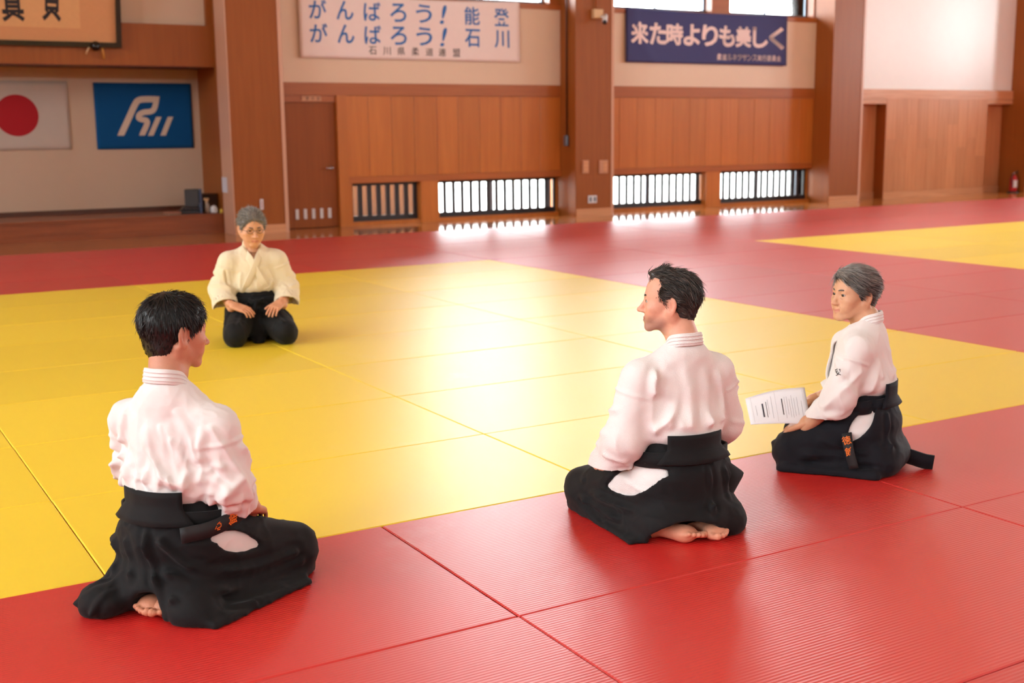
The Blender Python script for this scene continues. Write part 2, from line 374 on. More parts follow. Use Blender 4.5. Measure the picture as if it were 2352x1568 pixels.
# ---- door in the first bay
door = struct(empty('door_1', (6.2, YB, FLOORZ))); dinv = Matrix.Translation((-6.2, -YB, -FLOORZ))
def dpart(o, parent=None): o.parent = parent or door; o.matrix_parent_inverse = dinv; return o
dpart(box('jamb', 6.675, 6.84, YB - .02, YB + .2, FLOORZ, 2.035, M['panel']))
dpart(box('jamb', 5.63, 5.66, YB - .02, YB + .2, FLOORZ, 2.035, M['panel']))
dpart(box('door_backing', 5.63, 6.84, YB + .2, YB + .24, FLOORZ - .05, 2.1, M['dark_wood']))
dpart(box('header', 5.66, 6.675, YB + .02, YB + .2, 1.93, 2.035, M['rail']))
leaf = dpart(box('door_leaf', 5.662, 6.672, YB + .06, YB + .10, FLOORZ + .008, 1.926, M['door']))
for k in range(5):
    x = 5.975 + k * .137
    o = box('vent_slot', x - .028, x + .028, YB + .052, YB + .06, .115, .275, M['white_plastic'], None, .006); o.parent = leaf
kb = lathe('door_handle', [(0.0, 0), (.034, .0), (.034, .008), (.012, .012), (.012, .05), (.02, .052), (.02, .066), (0, .068)], M['chrome'], None, 14, (6.575, YB + .06, .905), Matrix.Rotation(math.pi / 2, 3, 'X'))
kb.parent = leaf
kb = tube('door_handle', [(6.575, YB + .0, .905), (6.53, YB - .002, .907), (6.47, YB + .0, .905)], .011, M['chrome']); kb.parent = leaf
sg = dpart(box('door_sign', 6.11, 6.43, YB + .008, YB + .02, 1.945, 2.025, M['rail_pale']))
tv, tf = join_vf([glyph(c, 6.2 + i * .09, 1.985, .06, .055) for i, c in enumerate('更衣室')])
o = from_py('lettering', [(x, YB + .0065, y) for x, y, z in tv], tf, M['dark_wood']); o.parent = sg

# ---- third bay: plaster above a proud wood-panelled sliding store front
wb('plaster', 17.77, 22.96, YB, YB + .42, 2.23, R_['z1'], M['plaster_glare'])
wb('rail', 17.77, 22.96, YB - .06, YB + .3, 2.035, 2.23, M['rail_pale'])
wb('bay_wall', 17.77, 22.96, YB + .22, YB + .42, FLOORZ, 2.035, M['slide'])
wb('lintel', 17.77, 18.93, YB - .055, YB + .22, 1.93, 2.03, M['rail_pale'])
wb('lintel', 22.11, 22.96, YB - .055, YB + .22, 1.93, 2.03, M['rail_pale'])
wb('baseboard', 17.77, 18.93, YB + .20, YB + .22, FLOORZ, .10, M['rail_pale'])
wb('baseboard', 22.11, 22.96, YB + .20, YB + .22, FLOORZ, .10, M['rail_pale'])
bl = wb('sliding_front', 18.93, 22.11, YB - .045, YB + .22, FLOORZ, 2.035, M['door'])
npl = 10
for k in range(npl):
    a = 18.93 + k * (22.11 - 18.93) / npl; b = a + (22.11 - 18.93) / npl
    zc = [.10, .10 + [1.1, .7, 1.4, .9][k % 4], 2.033]
    for z0, z1 in zip(zc[:-1], zc[1:]):
        o = box('wood_plank', a + .0015, b - .0015, YB - .06, YB - .045, z0 + .001, z1 - .001, M['slide'], None, .002); o.parent = bl
o = box('baseboard', 18.93, 22.11, YB - .07, YB - .045, FLOORZ, .10, M['rail_pale']); o.parent = bl
wb('plaster', 23.75, R_['x1'], YB, YB + .42, FLOORZ, R_['z1'], M['plaster_glare'])

# ---- alcove with a low stage
wb('alcove_back', -6.45, 4.88, YA, YA + .08, FLOORZ, R_['z1'], M['alcove'])
wb('alcove_side', 4.88, 5.0, 14.20, YA, FLOORZ, R_['z1'], M['pillar'])
wb('beam', -6.45, 4.87, 14.18, 14.42, 2.445, 3.045, M['pillar'])
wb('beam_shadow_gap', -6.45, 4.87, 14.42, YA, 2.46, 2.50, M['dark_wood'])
wb('upper_plaster', -6.45, 4.72, 14.30, 14.40, 3.045, R_['z1'], M['alcove'])
wb('upper_post', 4.72, 4.868, 14.22, 14.40, 3.045, R_['z1'], M['pillar'])
wb('stage_top', -6.45, 4.88, 14.08, YA, .235, .265, M['stage'])
wb('stage_front', -6.45, 4.88, 14.10, 14.16, FLOORZ, .235, M['stage'])
wb('stage_skirting', -6.45, 4.88, 14.085, 14.10, FLOORZ, .03, M['stage'])
wb('stage_back_strip', -6.45, 4.88, YA - .03, YA, .265, .335, M['dark_wood'])
wb('plaster', R_['x0'], -7.2, YB, YB + .42, FLOORZ, R_['z1'], M['plaster'])
box_o = box('wall_outer', R_['x0'], R_['x1'], 15.46, 15.6, 5.75, R_['z1'], M['plaster']); struct(box_o)

# ---- judo mats: every mat is a piece of the mat floor
mats = struct(empty('floor_mats', (4, 4, 0)))
mats['label'] = 'judo mat floor of red and yellow vinyl mats laid edge to edge'
minv = Matrix.Translation((-4, -4, 0))
g = .0022
mm = box_mesh('mat', -1 + g, 1 - g, -.5 + g, .5 - g, FLOORZ, 0, .004)
mm_y = mm.copy(); mm.materials.append(M['red_mat']); mm_y.materials.append(M['yellow_mat'])
rnd = random.Random(3)
for iy in range(-4, 12):
    stag = 1 if iy < 0 else 0
    ix = -6 + stag
    while ix < 24:
        cx, cy = ix + 1, iy + .5
        yel = 0 <= iy < 8 and (-2 <= ix < 6 or 10 <= ix < 18)
        o = bpy.data.objects.new('yellow_mat' if yel else 'red_mat', mm_y if yel else mm); col.objects.link(o)
        o.parent = mats; o.matrix_parent_inverse = minv
        o.location = (cx + rnd.uniform(-.002, .002), cy + rnd.uniform(-.0015, .0015), rnd.uniform(-.0008, 0))
        ix += 2

# ================================================================== implicit modelling of bodies and cloth
f4 = np.float32
class Grid:
    def __init__(s, lo, hi, h):
        s.lo = np.array(lo, float); s.h = h
        n = np.ceil((np.array(hi) - s.lo) / h).astype(int) + 1; s.n = tuple(n)
        s.X = (s.lo[0] + h * np.arange(n[0])).astype(f4)[:, None, None]
        s.Y = (s.lo[1] + h * np.arange(n[1])).astype(f4)[None, :, None]
        s.Z = (s.lo[2] + h * np.arange(n[2])).astype(f4)[None, None, :]
    @property
    def P(s): return s.X, s.Y, s.Z
def xf(P, c, R):
    """coordinates in a frame with origin c and rows-as-columns axes R (3x3, columns = frame axes in parent)"""
    x, y, z = P[0] - f4(c[0]), P[1] - f4(c[1]), P[2] - f4(c[2])
    return tuple(x * f4(R[0][i]) + y * f4(R[1][i]) + z * f4(R[2][i]) for i in range(3))
def rc(P, a, b, r1, r2=None):
    r2 = r1 if r2 is None else r2
    a = np.array(a, float); b = np.array(b, float); ba = b - a; L2 = max(float(ba @ ba), 1e-9)
    x, y, z = P[0] - f4(a[0]), P[1] - f4(a[1]), P[2] - f4(a[2])
    t = np.clip((x * f4(ba[0]) + y * f4(ba[1]) + z * f4(ba[2])) / f4(L2), 0, 1)
    return np.sqrt((x - t * f4(ba[0])) ** 2 + (y - t * f4(ba[1])) ** 2 + (z - t * f4(ba[2])) ** 2) - (f4(r1) + t * f4(r2 - r1))
def chain(P, pts, rs, k=0.0):
    d = None
    for i in range(len(pts) - 1):
        e = rc(P, pts[i], pts[i + 1], rs[i], rs[i + 1]); d = e if d is None else (smin(d, e, k) if k else np.minimum(d, e))
    return d
def ell(P, c, r, R=None):
    x, y, z = xf(P, c, R) if R is not None else (P[0] - f4(c[0]), P[1] - f4(c[1]), P[2] - f4(c[2]))
    k0 = np.sqrt((x / f4(r[0])) ** 2 + (y / f4(r[1])) ** 2 + (z / f4(r[2])) ** 2)
    k1 = np.sqrt((x / f4(r[0] ** 2)) ** 2 + (y / f4(r[1] ** 2)) ** 2 + (z / f4(r[2] ** 2)) ** 2) + f4(1e-6)
    return k0 * (k0 - 1) / k1
def rbox(P, c, b, r, R=None):
    x, y, z = xf(P, c, R) if R is not None else (P[0] - f4(c[0]), P[1] - f4(c[1]), P[2] - f4(c[2]))
    qx, qy, qz = abs(x) - f4(b[0] - r), abs(y) - f4(b[1] - r), abs(z) - f4(b[2] - r)
    return np.sqrt(np.maximum(qx, 0) ** 2 + np.maximum(qy, 0) ** 2 + np.maximum(qz, 0) ** 2) + np.minimum(np.maximum(qx, np.maximum(qy, qz)), 0) - f4(r)
def plane(P, c, n):
    return (P[0] - f4(c[0])) * f4(n[0]) + (P[1] - f4(c[1])) * f4(n[1]) + (P[2] - f4(c[2])) * f4(n[2])
def smin(a, b, k):
    k = f4(k); h = np.clip(f4(.5) + f4(.5) * (b - a) / k, 0, 1)
    return b + (a - b) * h - k * h * (1 - h)
def smax(a, b, k): return -smin(-a, -b, k)

def surface_nets(F, lo, h):
    F = np.asarray(F, f4); ins = F < 0
    s = np.zeros(tuple(np.array(F.shape) - 1), np.int8)
    for dx in (0, 1):
        for dy in (0, 1):
            for dz in (0, 1):
                s += ins[dx:F.shape[0] - 1 + dx, dy:F.shape[1] - 1 + dy, dz:F.shape[2] - 1 + dz]
    act = (s > 0) & (s < 8); I = np.argwhere(act)
    idx = np.full(act.shape, -1, np.int64); idx[act] = np.arange(len(I))
    cor = np.array([(a, b, c) for a in (0, 1) for b in (0, 1) for c in (0, 1)])
    val = np.stack([F[I[:, 0] + c[0], I[:, 1] + c[1], I[:, 2] + c[2]] for c in cor], 1)
    acc = np.zeros((len(I), 3)); cnt = np.zeros(len(I))
    for i in range(8):
        for j in range(i + 1, 8):
            if np.abs(cor[i] - cor[j]).sum() != 1: continue
            m = (val[:, i] < 0) != (val[:, j] < 0)
            t = val[m, i] / (val[m, i] - val[m, j])
            acc[m] += cor[i] + t[:, None] * (cor[j] - cor[i]); cnt[m] += 1
    V = (I + acc / cnt[:, None]) * h + np.array(lo)
    faces = []
    for ax in range(3):
        b, c = (ax + 1) % 3, (ax + 2) % 3
        A = np.take(ins, range(0, F.shape[ax] - 1), ax); B = np.take(ins, range(1, F.shape[ax]), ax)
        E = np.argwhere(A != B); fl = A[tuple(E.T)]
        ok = (E[:, b] > 0) & (E[:, c] > 0) & (E[:, b] < F.shape[b] - 1) & (E[:, c] < F.shape[c] - 1)
        E = E[ok]; fl = fl[ok]
        def cell(db, dc):
            q = E.copy(); q[:, b] += db; q[:, c] += dc; return idx[tuple(q.T)]
        Q = np.stack([cell(-1, -1), cell(0, -1), cell(0, 0), cell(-1, 0)], 1)
        Q[~fl] = Q[~fl][:, ::-1]; faces.append(Q)
    Fq = np.concatenate(faces); Fq = Fq[(Fq >= 0).all(1)]
    return V, Fq
def polygonise(G, d): return surface_nets(np.broadcast_to(d, G.n), G.lo, G.h)
def vnormals(V, F):
    n = np.cross(V[F[:, 2]] - V[F[:, 0]], V[F[:, 3]] - V[F[:, 1]])
    N = np.stack([sum(np.bincount(F[:, k], n[:, a], len(V)) for k in range(4)) for a in range(3)], 1)
    return N / (np.linalg.norm(N, axis=1, keepdims=True) + 1e-12)
def relax(V, F, it=1, lam=.5):
    for _ in range(it):
        S = np.zeros_like(V); C = np.zeros(len(V))
        for k in range(4):
            a, b = F[:, k], F[:, (k + 1) % 4]
            for p, q in ((a, b), (b, a)):
                C += np.bincount(p, minlength=len(V))
                for ax in range(3): S[:, ax] += np.bincount(p, V[q, ax], len(V))
        V = V + lam * (S / np.maximum(C, 1)[:, None] - V)
    return V
_rng = np.random.RandomState(11); _perm = _rng.rand(32, 32, 32).astype(float)
def vnoise(p):
    i = np.floor(p).astype(int); f = p - i; f = f * f * (3 - 2 * f); r = 0
    for a in (0, 1):
        for b in (0, 1):
            for c in (0, 1):
                w_ = (f[:, 0] if a else 1 - f[:, 0]) * (f[:, 1] if b else 1 - f[:, 1]) * (f[:, 2] if c else 1 - f[:, 2])
                r = r + w_ * _perm[(i[:, 0] + a) % 32, (i[:, 1] + b) % 32, (i[:, 2] + c) % 32]
    return r
def fbm(p, o=3):
    return sum(vnoise(p * 2 ** k + 7.3 * k) * .5 ** k for k in range(o)) / sum(.5 ** k for k in range(o))
def ridged(p):
    return (1 - np.abs(2 * vnoise(p) - 1)) ** 4
def dist_poly(V, pts):
    d = np.full(len(V), 9.0)
    for a, b in zip(pts[:-1], pts[1:]):
        a = np.array(a, float); ba = np.array(b, float) - a
        t = np.clip((V - a) @ ba / max(ba @ ba, 1e-9), 0, 1)
        d = np.minimum(d, np.linalg.norm(V - a - t[:, None] * ba, axis=1))
    return d
def spline(pts, n=12):
    """Catmull-Rom through points"""
    p = [np.array(q, float) for q in pts]; p = [2 * p[0] - p[1]] + p + [2 * p[-1] - p[-2]]; out = []
    for i in range(1, len(p) - 2):
        for k in range(n):
            t = k / n
            out.append(.5 * ((2 * p[i]) + (-p[i - 1] + p[i + 1]) * t + (2 * p[i - 1] - 5 * p[i] + 4 * p[i + 1] - p[i + 2]) * t * t + (-p[i - 1] + 3 * p[i] - 3 * p[i + 1] + p[i + 2]) * t ** 3))
    out.append(p[-2]); return out
def fold(V, F, folds, wr=0.0, wscale=(18, 18, 18), seed=0.0, big=0.0, bigscale=7.0):
    """folds: (points, width, height[, sharp]); ridges outwards for positive height, plus fine wrinkles"""
    N = vnormals(V, F); D = np.zeros(len(V))
    for fo in folds:
        d = dist_poly(V, fo[0]); D += fo[2] * 1.5 * (.55 * np.exp(-(d / fo[1]) ** 2) + .5 * np.exp(-(d / (.5 * fo[1])) ** 2) - .25 * np.exp(-((d - 1.9 * fo[1]) / fo[1]) ** 2))
    if wr:
        q = V * np.array(wscale) + seed
        q = q + 1.2 * np.stack([vnoise(V * 6 + seed), vnoise(V * 6 + 9 + seed), vnoise(V * 6 + 21 + seed)], 1)
        D += wr * (ridged(q) - .35) + wr * .6 * (ridged(q * 1.9 + 5) - .35)
    if big: D += big * (fbm(V * bigscale + seed, 2) - .5) * 2
    return V + N * D[:, None]
def np_obj(name, V, F, mat, parent=None, smooth=True, attr=None):
    me = bpy.data.meshes.new(name)
    nv, nf = len(V), len(F); k = F.shape[1]
    me.vertices.add(nv); me.vertices.foreach_set('co', np.asarray(V, f4).ravel())
    me.loops.add(nf * k); me.loops.foreach_set('vertex_index', F.astype(np.int32).ravel())
    me.polygons.add(nf); me.polygons.foreach_set('loop_start', np.arange(0, nf * k, k, dtype=np.int32)); me.polygons.foreach_set('loop_total', np.full(nf, k, np.int32))
    me.update(calc_edges=True); me.validate()
    if attr is not None:
        a = me.color_attributes.new('tint', 'FLOAT_COLOR', 'POINT'); a.data.foreach_set('color', np.concatenate([attr, np.ones((nv, 1))], 1).astype(f4).ravel())
    return mesh_obj(name, me, mat, parent, smooth)
def cat_vf(parts):
    V = []; F = []; n = 0
    for v, f in parts: V.append(v); F.append(f + n); n += len(v)
    return np.concatenate(V), np.concatenate(F)
def rotm(yaw=0, pitch=0, roll=0):
    """columns = axes; yaw about z (left positive), pitch nose up positive, roll to the right positive"""
    return np.array((Matrix.Rotation(yaw, 3, 'Z') @ Matrix.Rotation(pitch, 3, 'X') @ Matrix.Rotation(roll, 3, 'Y')))
def band(pts, ups, wid, th, closed=False):
    """flat strap swept along pts; ups = direction of its width; returns quads"""
    pts = [np.array(p, float) for p in pts]; n = len(pts); V = []; F = []
    for i in range(n):
        t = pts[(i + 1) % n if closed else min(i + 1, n - 1)] - pts[i - 1 if (closed or i) else 0]; t /= np.linalg.norm(t) + 1e-9
        u = np.array(ups[i] if np.ndim(ups) == 2 or isinstance(ups, list) else ups, float); u = u - t * (u @ t); u /= np.linalg.norm(u) + 1e-9
        o = np.cross(t, u); w_ = wid[i] if np.ndim(wid) else wid
        for a, b in ((-.5, -.5), (.5, -.5), (.5, .5), (-.5, .5)): V.append(pts[i] + u * a * w_ + o * b * th)
    for i in range(n if closed else n - 1):
        j = (i + 1) % n
        for k in range(4): l = (k + 1) % 4; F.append((4 * i + k, 4 * i + l, 4 * j + l, 4 * j + k))
    if not closed: F += [(3, 2, 1, 0), tuple(4 * (n - 1) + k for k in range(4))]
    return np.array(V), np.array(F)

# ---- cloth, skin and hair materials
def mat_cloth(name, c, rough=.85, weave=0.0, wscale=900, sheen=.15):
    m, nt, b = newmat(name); N = nt.nodes; L = nt.links
    tc = N.new('ShaderNodeTexCoord')
    n2 = N.new('ShaderNodeTexNoise'); n2.inputs['Scale'].default_value = 9; n2.inputs['Detail'].default_value = 5; L.new(tc.outputs['Object'], n2.inputs['Vector'])
    mx = N.new('ShaderNodeMix'); mx.data_type = 'RGBA'; mx.inputs['A'].default_value = tuple(x * .94 for x in c[:3]) + (1,); mx.inputs['B'].default_value = c
    L.new(n2.outputs['Fac'], mx.inputs['Factor']); L.new(mx.outputs['Result'], b.inputs['Base Color'])
    b.inputs['Roughness'].default_value = rough; b.inputs['Specular IOR Level'].default_value = .25; b.inputs['Sheen Weight'].default_value = sheen
    vo = N.new('ShaderNodeTexVoronoi'); vo.inputs['Scale'].default_value = wscale; L.new(tc.outputs['Object'], vo.inputs['Vector'])
    bp = N.new('ShaderNodeBump'); bp.inputs['Strength'].default_value = weave; bp.inputs['Distance'].default_value = .003; L.new(vo.outputs['Distance'], bp.inputs['Height'])
    L.new(bp.outputs['Normal'], b.inputs['Normal']); return m
def mat_skin(name, c):
    m, nt, b = newmat(name); N = nt.nodes; L = nt.links
    at = N.new('ShaderNodeVertexColor'); at.layer_name = 'tint'
    tc = N.new('ShaderNodeTexCoord'); nz = N.new('ShaderNodeTexNoise'); nz.inputs['Scale'].default_value = 45; nz.inputs['Detail'].default_value = 4; L.new(tc.outputs['Object'], nz.inputs['Vector'])
    mx = N.new('ShaderNodeMix'); mx.data_type = 'RGBA'; mx.inputs['A'].default_value = (c[0] * .86, c[1] * .80, c[2] * .78, 1); mx.inputs['B'].default_value = c
    L.new(nz.outputs['Fac'], mx.inputs['Factor'])
    mu = N.new('ShaderNodeMix'); mu.data_type = 'RGBA'; mu.blend_type = 'MULTIPLY'; mu.inputs['Factor'].default_value = 1
    L.new(mx.outputs['Result'], mu.inputs['A']); L.new(at.outputs['Color'], mu.inputs['B']); L.new(mu.outputs['Result'], b.inputs['Base Color'])
    b.inputs['Roughness'].default_value = .52; b.inputs['Specular IOR Level'].default_value = .4
    n3 = N.new('ShaderNodeTexNoise'); n3.inputs['Scale'].default_value = 260; n3.inputs['Detail'].default_value = 3; L.new(tc.outputs['Object'], n3.inputs['Vector'])
    bp = N.new('ShaderNodeBump'); bp.inputs['Strength'].default_value = .35; bp.inputs['Distance'].default_value = .002; L.new(n3.outputs['Fac'], bp.inputs['Height']); L.new(bp.outputs['Normal'], b.inputs['Normal'])
    b.inputs['Subsurface Weight'].default_value = .05; b.inputs['Subsurface Radius'].default_value = (1, .35, .2); b.inputs['Subsurface Scale'].default_value = .008
    return m
def mat_hair(name, c1, c2, rough=.42):
    m, nt, b = newmat(name); N = nt.nodes; L = nt.links
    at = N.new('ShaderNodeVertexColor'); at.layer_name = 'tint'; sp = N.new('ShaderNodeSeparateColor'); L.new(at.outputs['Color'], sp.inputs[0])
    mx = N.new('ShaderNodeMix'); mx.data_type = 'RGBA'; mx.inputs['A'].default_value = c1; mx.inputs['B'].default_value = c2
    L.new(sp.outputs[0], mx.inputs['Factor']); L.new(mx.outputs['Result'], b.inputs['Base Color']); b.inputs['Roughness'].default_value = rough
    return m
M['gi_plain'] = mat_cloth('white_cotton', srgb(238, 232, 230), .85, .25, 1100)
M['gi_woven'] = mat_cloth('white_rice_grain_weave', srgb(240, 235, 233), .85, .45, 330)
M['gi_cream'] = mat_cloth('unbleached_cotton', srgb(240, 226, 196), .85, .4, 500)
M['hakama'] = mat_cloth('black_hakama_cloth', srgb(18, 18, 20), .78, .2, 1200, .05)
M['hakama_navy'] = mat_cloth('indigo_black_hakama_cloth', srgb(17, 18, 26), .78, .2, 1200, .05)
M['belt'] = simple('black_belt_cotton', srgb(26, 25, 27), .7)
M['orange_thread'] = simple('orange_thread', srgb(236, 120, 30), .6)
M['black_thread'] = simple('black_thread', srgb(20, 20, 22), .6)
M['sclera'] = simple('eye_white', srgb(180, 165, 158), .25)
M['iris'] = simple('dark_iris', srgb(40, 26, 20), .15)
M['brow_dark'] = simple('dark_brow_hair', srgb(38, 28, 24), .7)
M['brow_grey'] = simple('grey_brow_hair', srgb(96, 84, 78), .7)

# ------------------------------------------------------------------ head
def head_sdf(P, c, R, o):
    """o: style options. head frame: x right, y forward, z up, origin between the eyes' height and ears"""
    p = xf(P, c, R); s = o.get('s', 1.0); p = tuple(q / f4(s) for q in p)
    ax = abs(p[0]); q = (ax, p[1], p[2])
    jw = o.get('jaw', 1.0); nz = o.get('nose', 1.0)
    d = ell(p, (0, -.014, .030), (.075, .096, .086))
    d = smin(d, ell(p, (0, .030, .035), (.064, .055, .062)), .03)
    d = smin(d, ell(p, (0, .030, -.030), (.060 * jw, .058, .078)), .03)
    d = smin(d, rc(q, (.050 * jw, -.004, -.050), (.016, .066, -.098), .022, .016), .02)
    d = smin(d, ell(p, (0, .073, -.101), (.021, .015, .015)), .016)
    d = smin(d, ell(q, (.045 * jw, .056, -.026), (.021, .024, .020)), .022)
    d = smin(d, rc(q, (.0, .084, .016), (.040, .072, .018), .009, .008), .014)
    d = smax(d, -ell(q, (.031, .097, .0), (.017, .014, .011)), .014)
    # nose
    d = smin(d, rc(p, (0, .084, .006), (0, .098 + .010 * nz, -.036), .0065, .0095), .010)
    d = smin(d, ell(p, (0, .1000 + .012 * nz, -.039), (.0095, .0095, .0085)), .007)
    d = smin(d, ell(q, (.0105, .094, -.0415), (.0080, .0115, .0070)), .009)
    # mouth
    my = .0855; sm = o.get('smile', 0.0)
    d = smin(d, ell(p, (0, .074, -.070), (.030, .016, .022)), .016)
    d = smin(d, rc(q, (0, my + .005, -.0665), (.021, my - .008, -.0695 + sm), .0048, .003), .005)
    d = smin(d, rc(q, (0, my + .004, -.0775), (.018, my - .007, -.0735 + sm), .0055, .003), .005)
    d = smax(d, -rc(q, (0, my + .012, -.0718), (.024, my - .004, -.0710 + sm), .0018, .0012), .003)
    d = smin(d, ell(q, (.035 * jw, .062, -.058 + sm), (.018, .018, .018)), .02)
    # lids and the slit between them
    ey = (.031, .0745, .0)
    d = smin(d, ell(q, ey, (.0150, .0142, .0125)), .006)
    d = smax(d, -ell(q, (ey[0] + .0025, ey[1] + .012, ey[2] - .001), (.0150, .0155, o.get('eye', .0045))), .002)
    # ears: a flared shell with a hollow and a lobe
    eR = np.array(Matrix.Rotation(.42, 3, 'Z') @ Matrix.Rotation(.16, 3, 'X')); ec = np.array([.0785, -.014, -.010])
    e = ell(q, ec, (.0075, .0200, .0330), eR); e = smax(e, -ell(q, ec + eR @ np.array([.0085, .003, .003]), (.0085, .0130, .0225), eR), .004)
    e = smin(e, rc(q, ec + eR @ np.array([.002, .008, .012]), ec + eR @ np.array([.002, .001, -.012]), .0035, .0045), .004)
    e = smin(e, ell(q, ec + eR @ np.array([-.001, .009, -.027]), (.006, .0090, .0105)), .008)
    d = smin(d, e, .007)
    return d * f4(s)
def head_tint(V, c, R, o):
    """colour of lips, beard shadow, flush - what the skin itself carries"""
    p = (V - np.array(c)) @ np.array(R) / o.get('s', 1.0); T = np.ones((len(V), 3)); ax = np.abs(p[:, 0])
    g = lambda cx, cy, cz, r: np.exp(-(((ax - cx) ** 2 + (p[:, 1] - cy) ** 2 + (p[:, 2] - cz) ** 2) / r ** 2))
    sm = o.get('smile', 0.0)
    lip = np.exp(-((p[:, 2] + .0718 - sm * np.clip(ax / .024, 0, 1)) / .0062) ** 2) * (ax < .024) * (p[:, 1] > .070)
    T *= 1 - lip[:, None] * np.array([.18, .48, .42])
    fl = (g(.045, .06, -.03, .02) + g(0, .115, -.04, .012) + g(.08, -.01, -.01, .03)) * .6
    T *= 1 - np.clip(fl, 0, 1)[:, None] * np.array([.02, .16, .16])
    if o.get('stubble'):
        st = np.clip((-.045 - p[:, 2]) / .03, 0, 1) * np.clip((p[:, 1] + .01) / .03, 0, 1) * (p[:, 2] > -.125)
        T *= 1 - st[:, None] * np.array([.30, .27, .22]) * o['stubble']
    if o.get('age'):
        ln = 0
        for pts in ([(.014, .098, -.045), (.028, .082, -.058), (.033, .072, -.075)], [(.046, .066, .004), (.058, .052, .010)], [(.046, .066, -.004), (.060, .050, -.008)], [(.020, .088, -.014), (.034, .084, -.019), (.044, .074, -.016)]):
            ln = ln + np.exp(-(dist_poly(np.stack([ax, p[:, 1], p[:, 2]], 1), pts) / .0026) ** 2)
        T *= 1 - np.clip(ln, 0, 1)[:, None] * np.array([.22, .28, .28]) * o['age']
    return T

# ------------------------------------------------------------------ hair
def hair_cut(p, st):
    """<0 where hair grows (head frame)"""
    ax = abs(p[0])
    hl = st.get('hairline', .066)                                            # forehead line height
    d = plane((ax, p[1], p[2]), (0, .086, hl), (0, .80, -.60))
    if st.get('recede'):                                                     # bare temples
        d = smax(d, -ell((ax, p[1], p[2]), (.062, .082, .060), (.040, .050, .046)), .008)
    d = np.maximum(d, plane((ax, p[1], p[2]), (0, .026, -.022 + st.get('side', 0)), (0, .70, -.72)))
    d = np.maximum(d, st.get('nape', -.088) + ax * f4(.45) - f4(.012) - p[2])
    d = smax(d, -ell((ax, p[1], p[2]), (.084, -.006, -.013), (.022, .022, .036)), .004)
    for a, b, r1, r2 in st.get('locks', []): d = np.minimum(d, rc(p, a, b, r1, r2))
    return d
def make_hair(parent, c, R, s, st, mat, seed):
    c = np.array(c); R = np.array(R); lo = c - .15; hi = c + .15; lo[2] = c[2] - .12
    G = Grid(lo, hi, .004); p = tuple(q / f4(s) for q in xf(G.P, c, R))
    th = st.get('thick', .012)
    d = ell(p, (0, -.016, .031), (.0755 + th * .8, .0965 + th, .0865 + th))
    d = smin(d, ell(p, (0, .028, .038), (.063 + th * .6, .056 + th * .5, .061 + th)), .03)
    d = smin(d, ell(p, (0, -.052, -.045), (.060, .045, .050)), .03)
    for a, b, r1, r2 in st.get('locks', []): d = smin(d, rc(p, a, b, r1 * .8, r2 * .8), .012)
    for e in st.get('lumps', []): d = smin(d, ell(p, e[0], e[1]), .025)
    d = smax(d, hair_cut(p, st), .010)
    V, F = polygonise(G, d * f4(s)); N = vnormals(V, F)
    L = (V - c) @ R / s
    V0 = V - N * .002 + N * (.006 * (fbm(L * st.get('tuft', 55) * np.array([1, 1, .6]) + seed, 3) - .5))[:, None]
    parts = [(V0, F)]
    # strands
    rs = np.random.RandomState(seed); n = st.get('n', 3500)
    hc = hair_cut(tuple(L.T[k].astype(f4)[:, None, None] for k in range(3)), st).ravel()
    pool = np.where(hc < .004)[0]
    I = pool[rs.randint(0, len(pool), n)]
    P0 = L[I] + rs.normal(0, .0015, (n, 3)); NL = N[I] @ R
    D = st['comb'](P0); D = D - NL * (D * NL).sum(1, keepdims=True); D /= np.linalg.norm(D, axis=1, keepdims=True) + 1e-6
    D = D + NL * (st.get('lift', .25) + rs.normal(0, st.get('mess', .12), n))[:, None] + rs.normal(0, st.get('mess', .12), (n, 3))
    ln = st.get('len', .035) * rs.uniform(.6, 1.25, n) * st.get('lenf', lambda q: 1.0)(P0)
    seg = 3; pts = [P0 - NL * .004]; d_ = D / np.linalg.norm(D, axis=1, keepdims=True)
    for k in range(seg):
        pts.append(pts[-1] + d_ * (ln / seg)[:, None]); d_ = d_ - NL * st.get('curl', .18) + st.get('grav', 0) * np.array([0, 0, -1.0]); d_ /= np.linalg.norm(d_, axis=1, keepdims=True)
    side = np.cross(D, NL); side /= np.linalg.norm(side, axis=1, keepdims=True) + 1e-6
    wd = rs.uniform(.0008, .0019, n) * st.get('wid', 1.0)
    VV = []; FF = []
    for k, (q, w_) in enumerate(zip(pts, (1.0, .95, .7, .12))):
        VV += [q + side * (wd * w_)[:, None], q - side * (wd * w_)[:, None], q + NL * (wd * w_ * .9)[:, None]]
    VV = np.stack(VV, 1).reshape(-1, 3) @ R.T * s + c                       # n x 12
    base = np.arange(n)[:, None] * 12
    for k in range(seg):
        for a, b in ((0, 1), (1, 2), (2, 0)):
            FF.append(np.concatenate([base + 3 * k + a, base + 3 * k + b, base + 3 * k + 3 + b, base + 3 * k + 3 + a], 1))
    parts.append((VV, np.concatenate(FF)))
    gm = st.get('grey', lambda q: np.zeros(len(q)))
    t0 = np.clip(gm(L) * .6, 0, 1); t1 = np.repeat(np.clip(gm(P0) + rs.normal(0, .25, n), 0, 1), 12)
    V, F = cat_vf(parts); tt = np.concatenate([t0, t1])
    return np_obj('hair', V, F, mat, parent, True, np.stack([tt] * 3, 1))

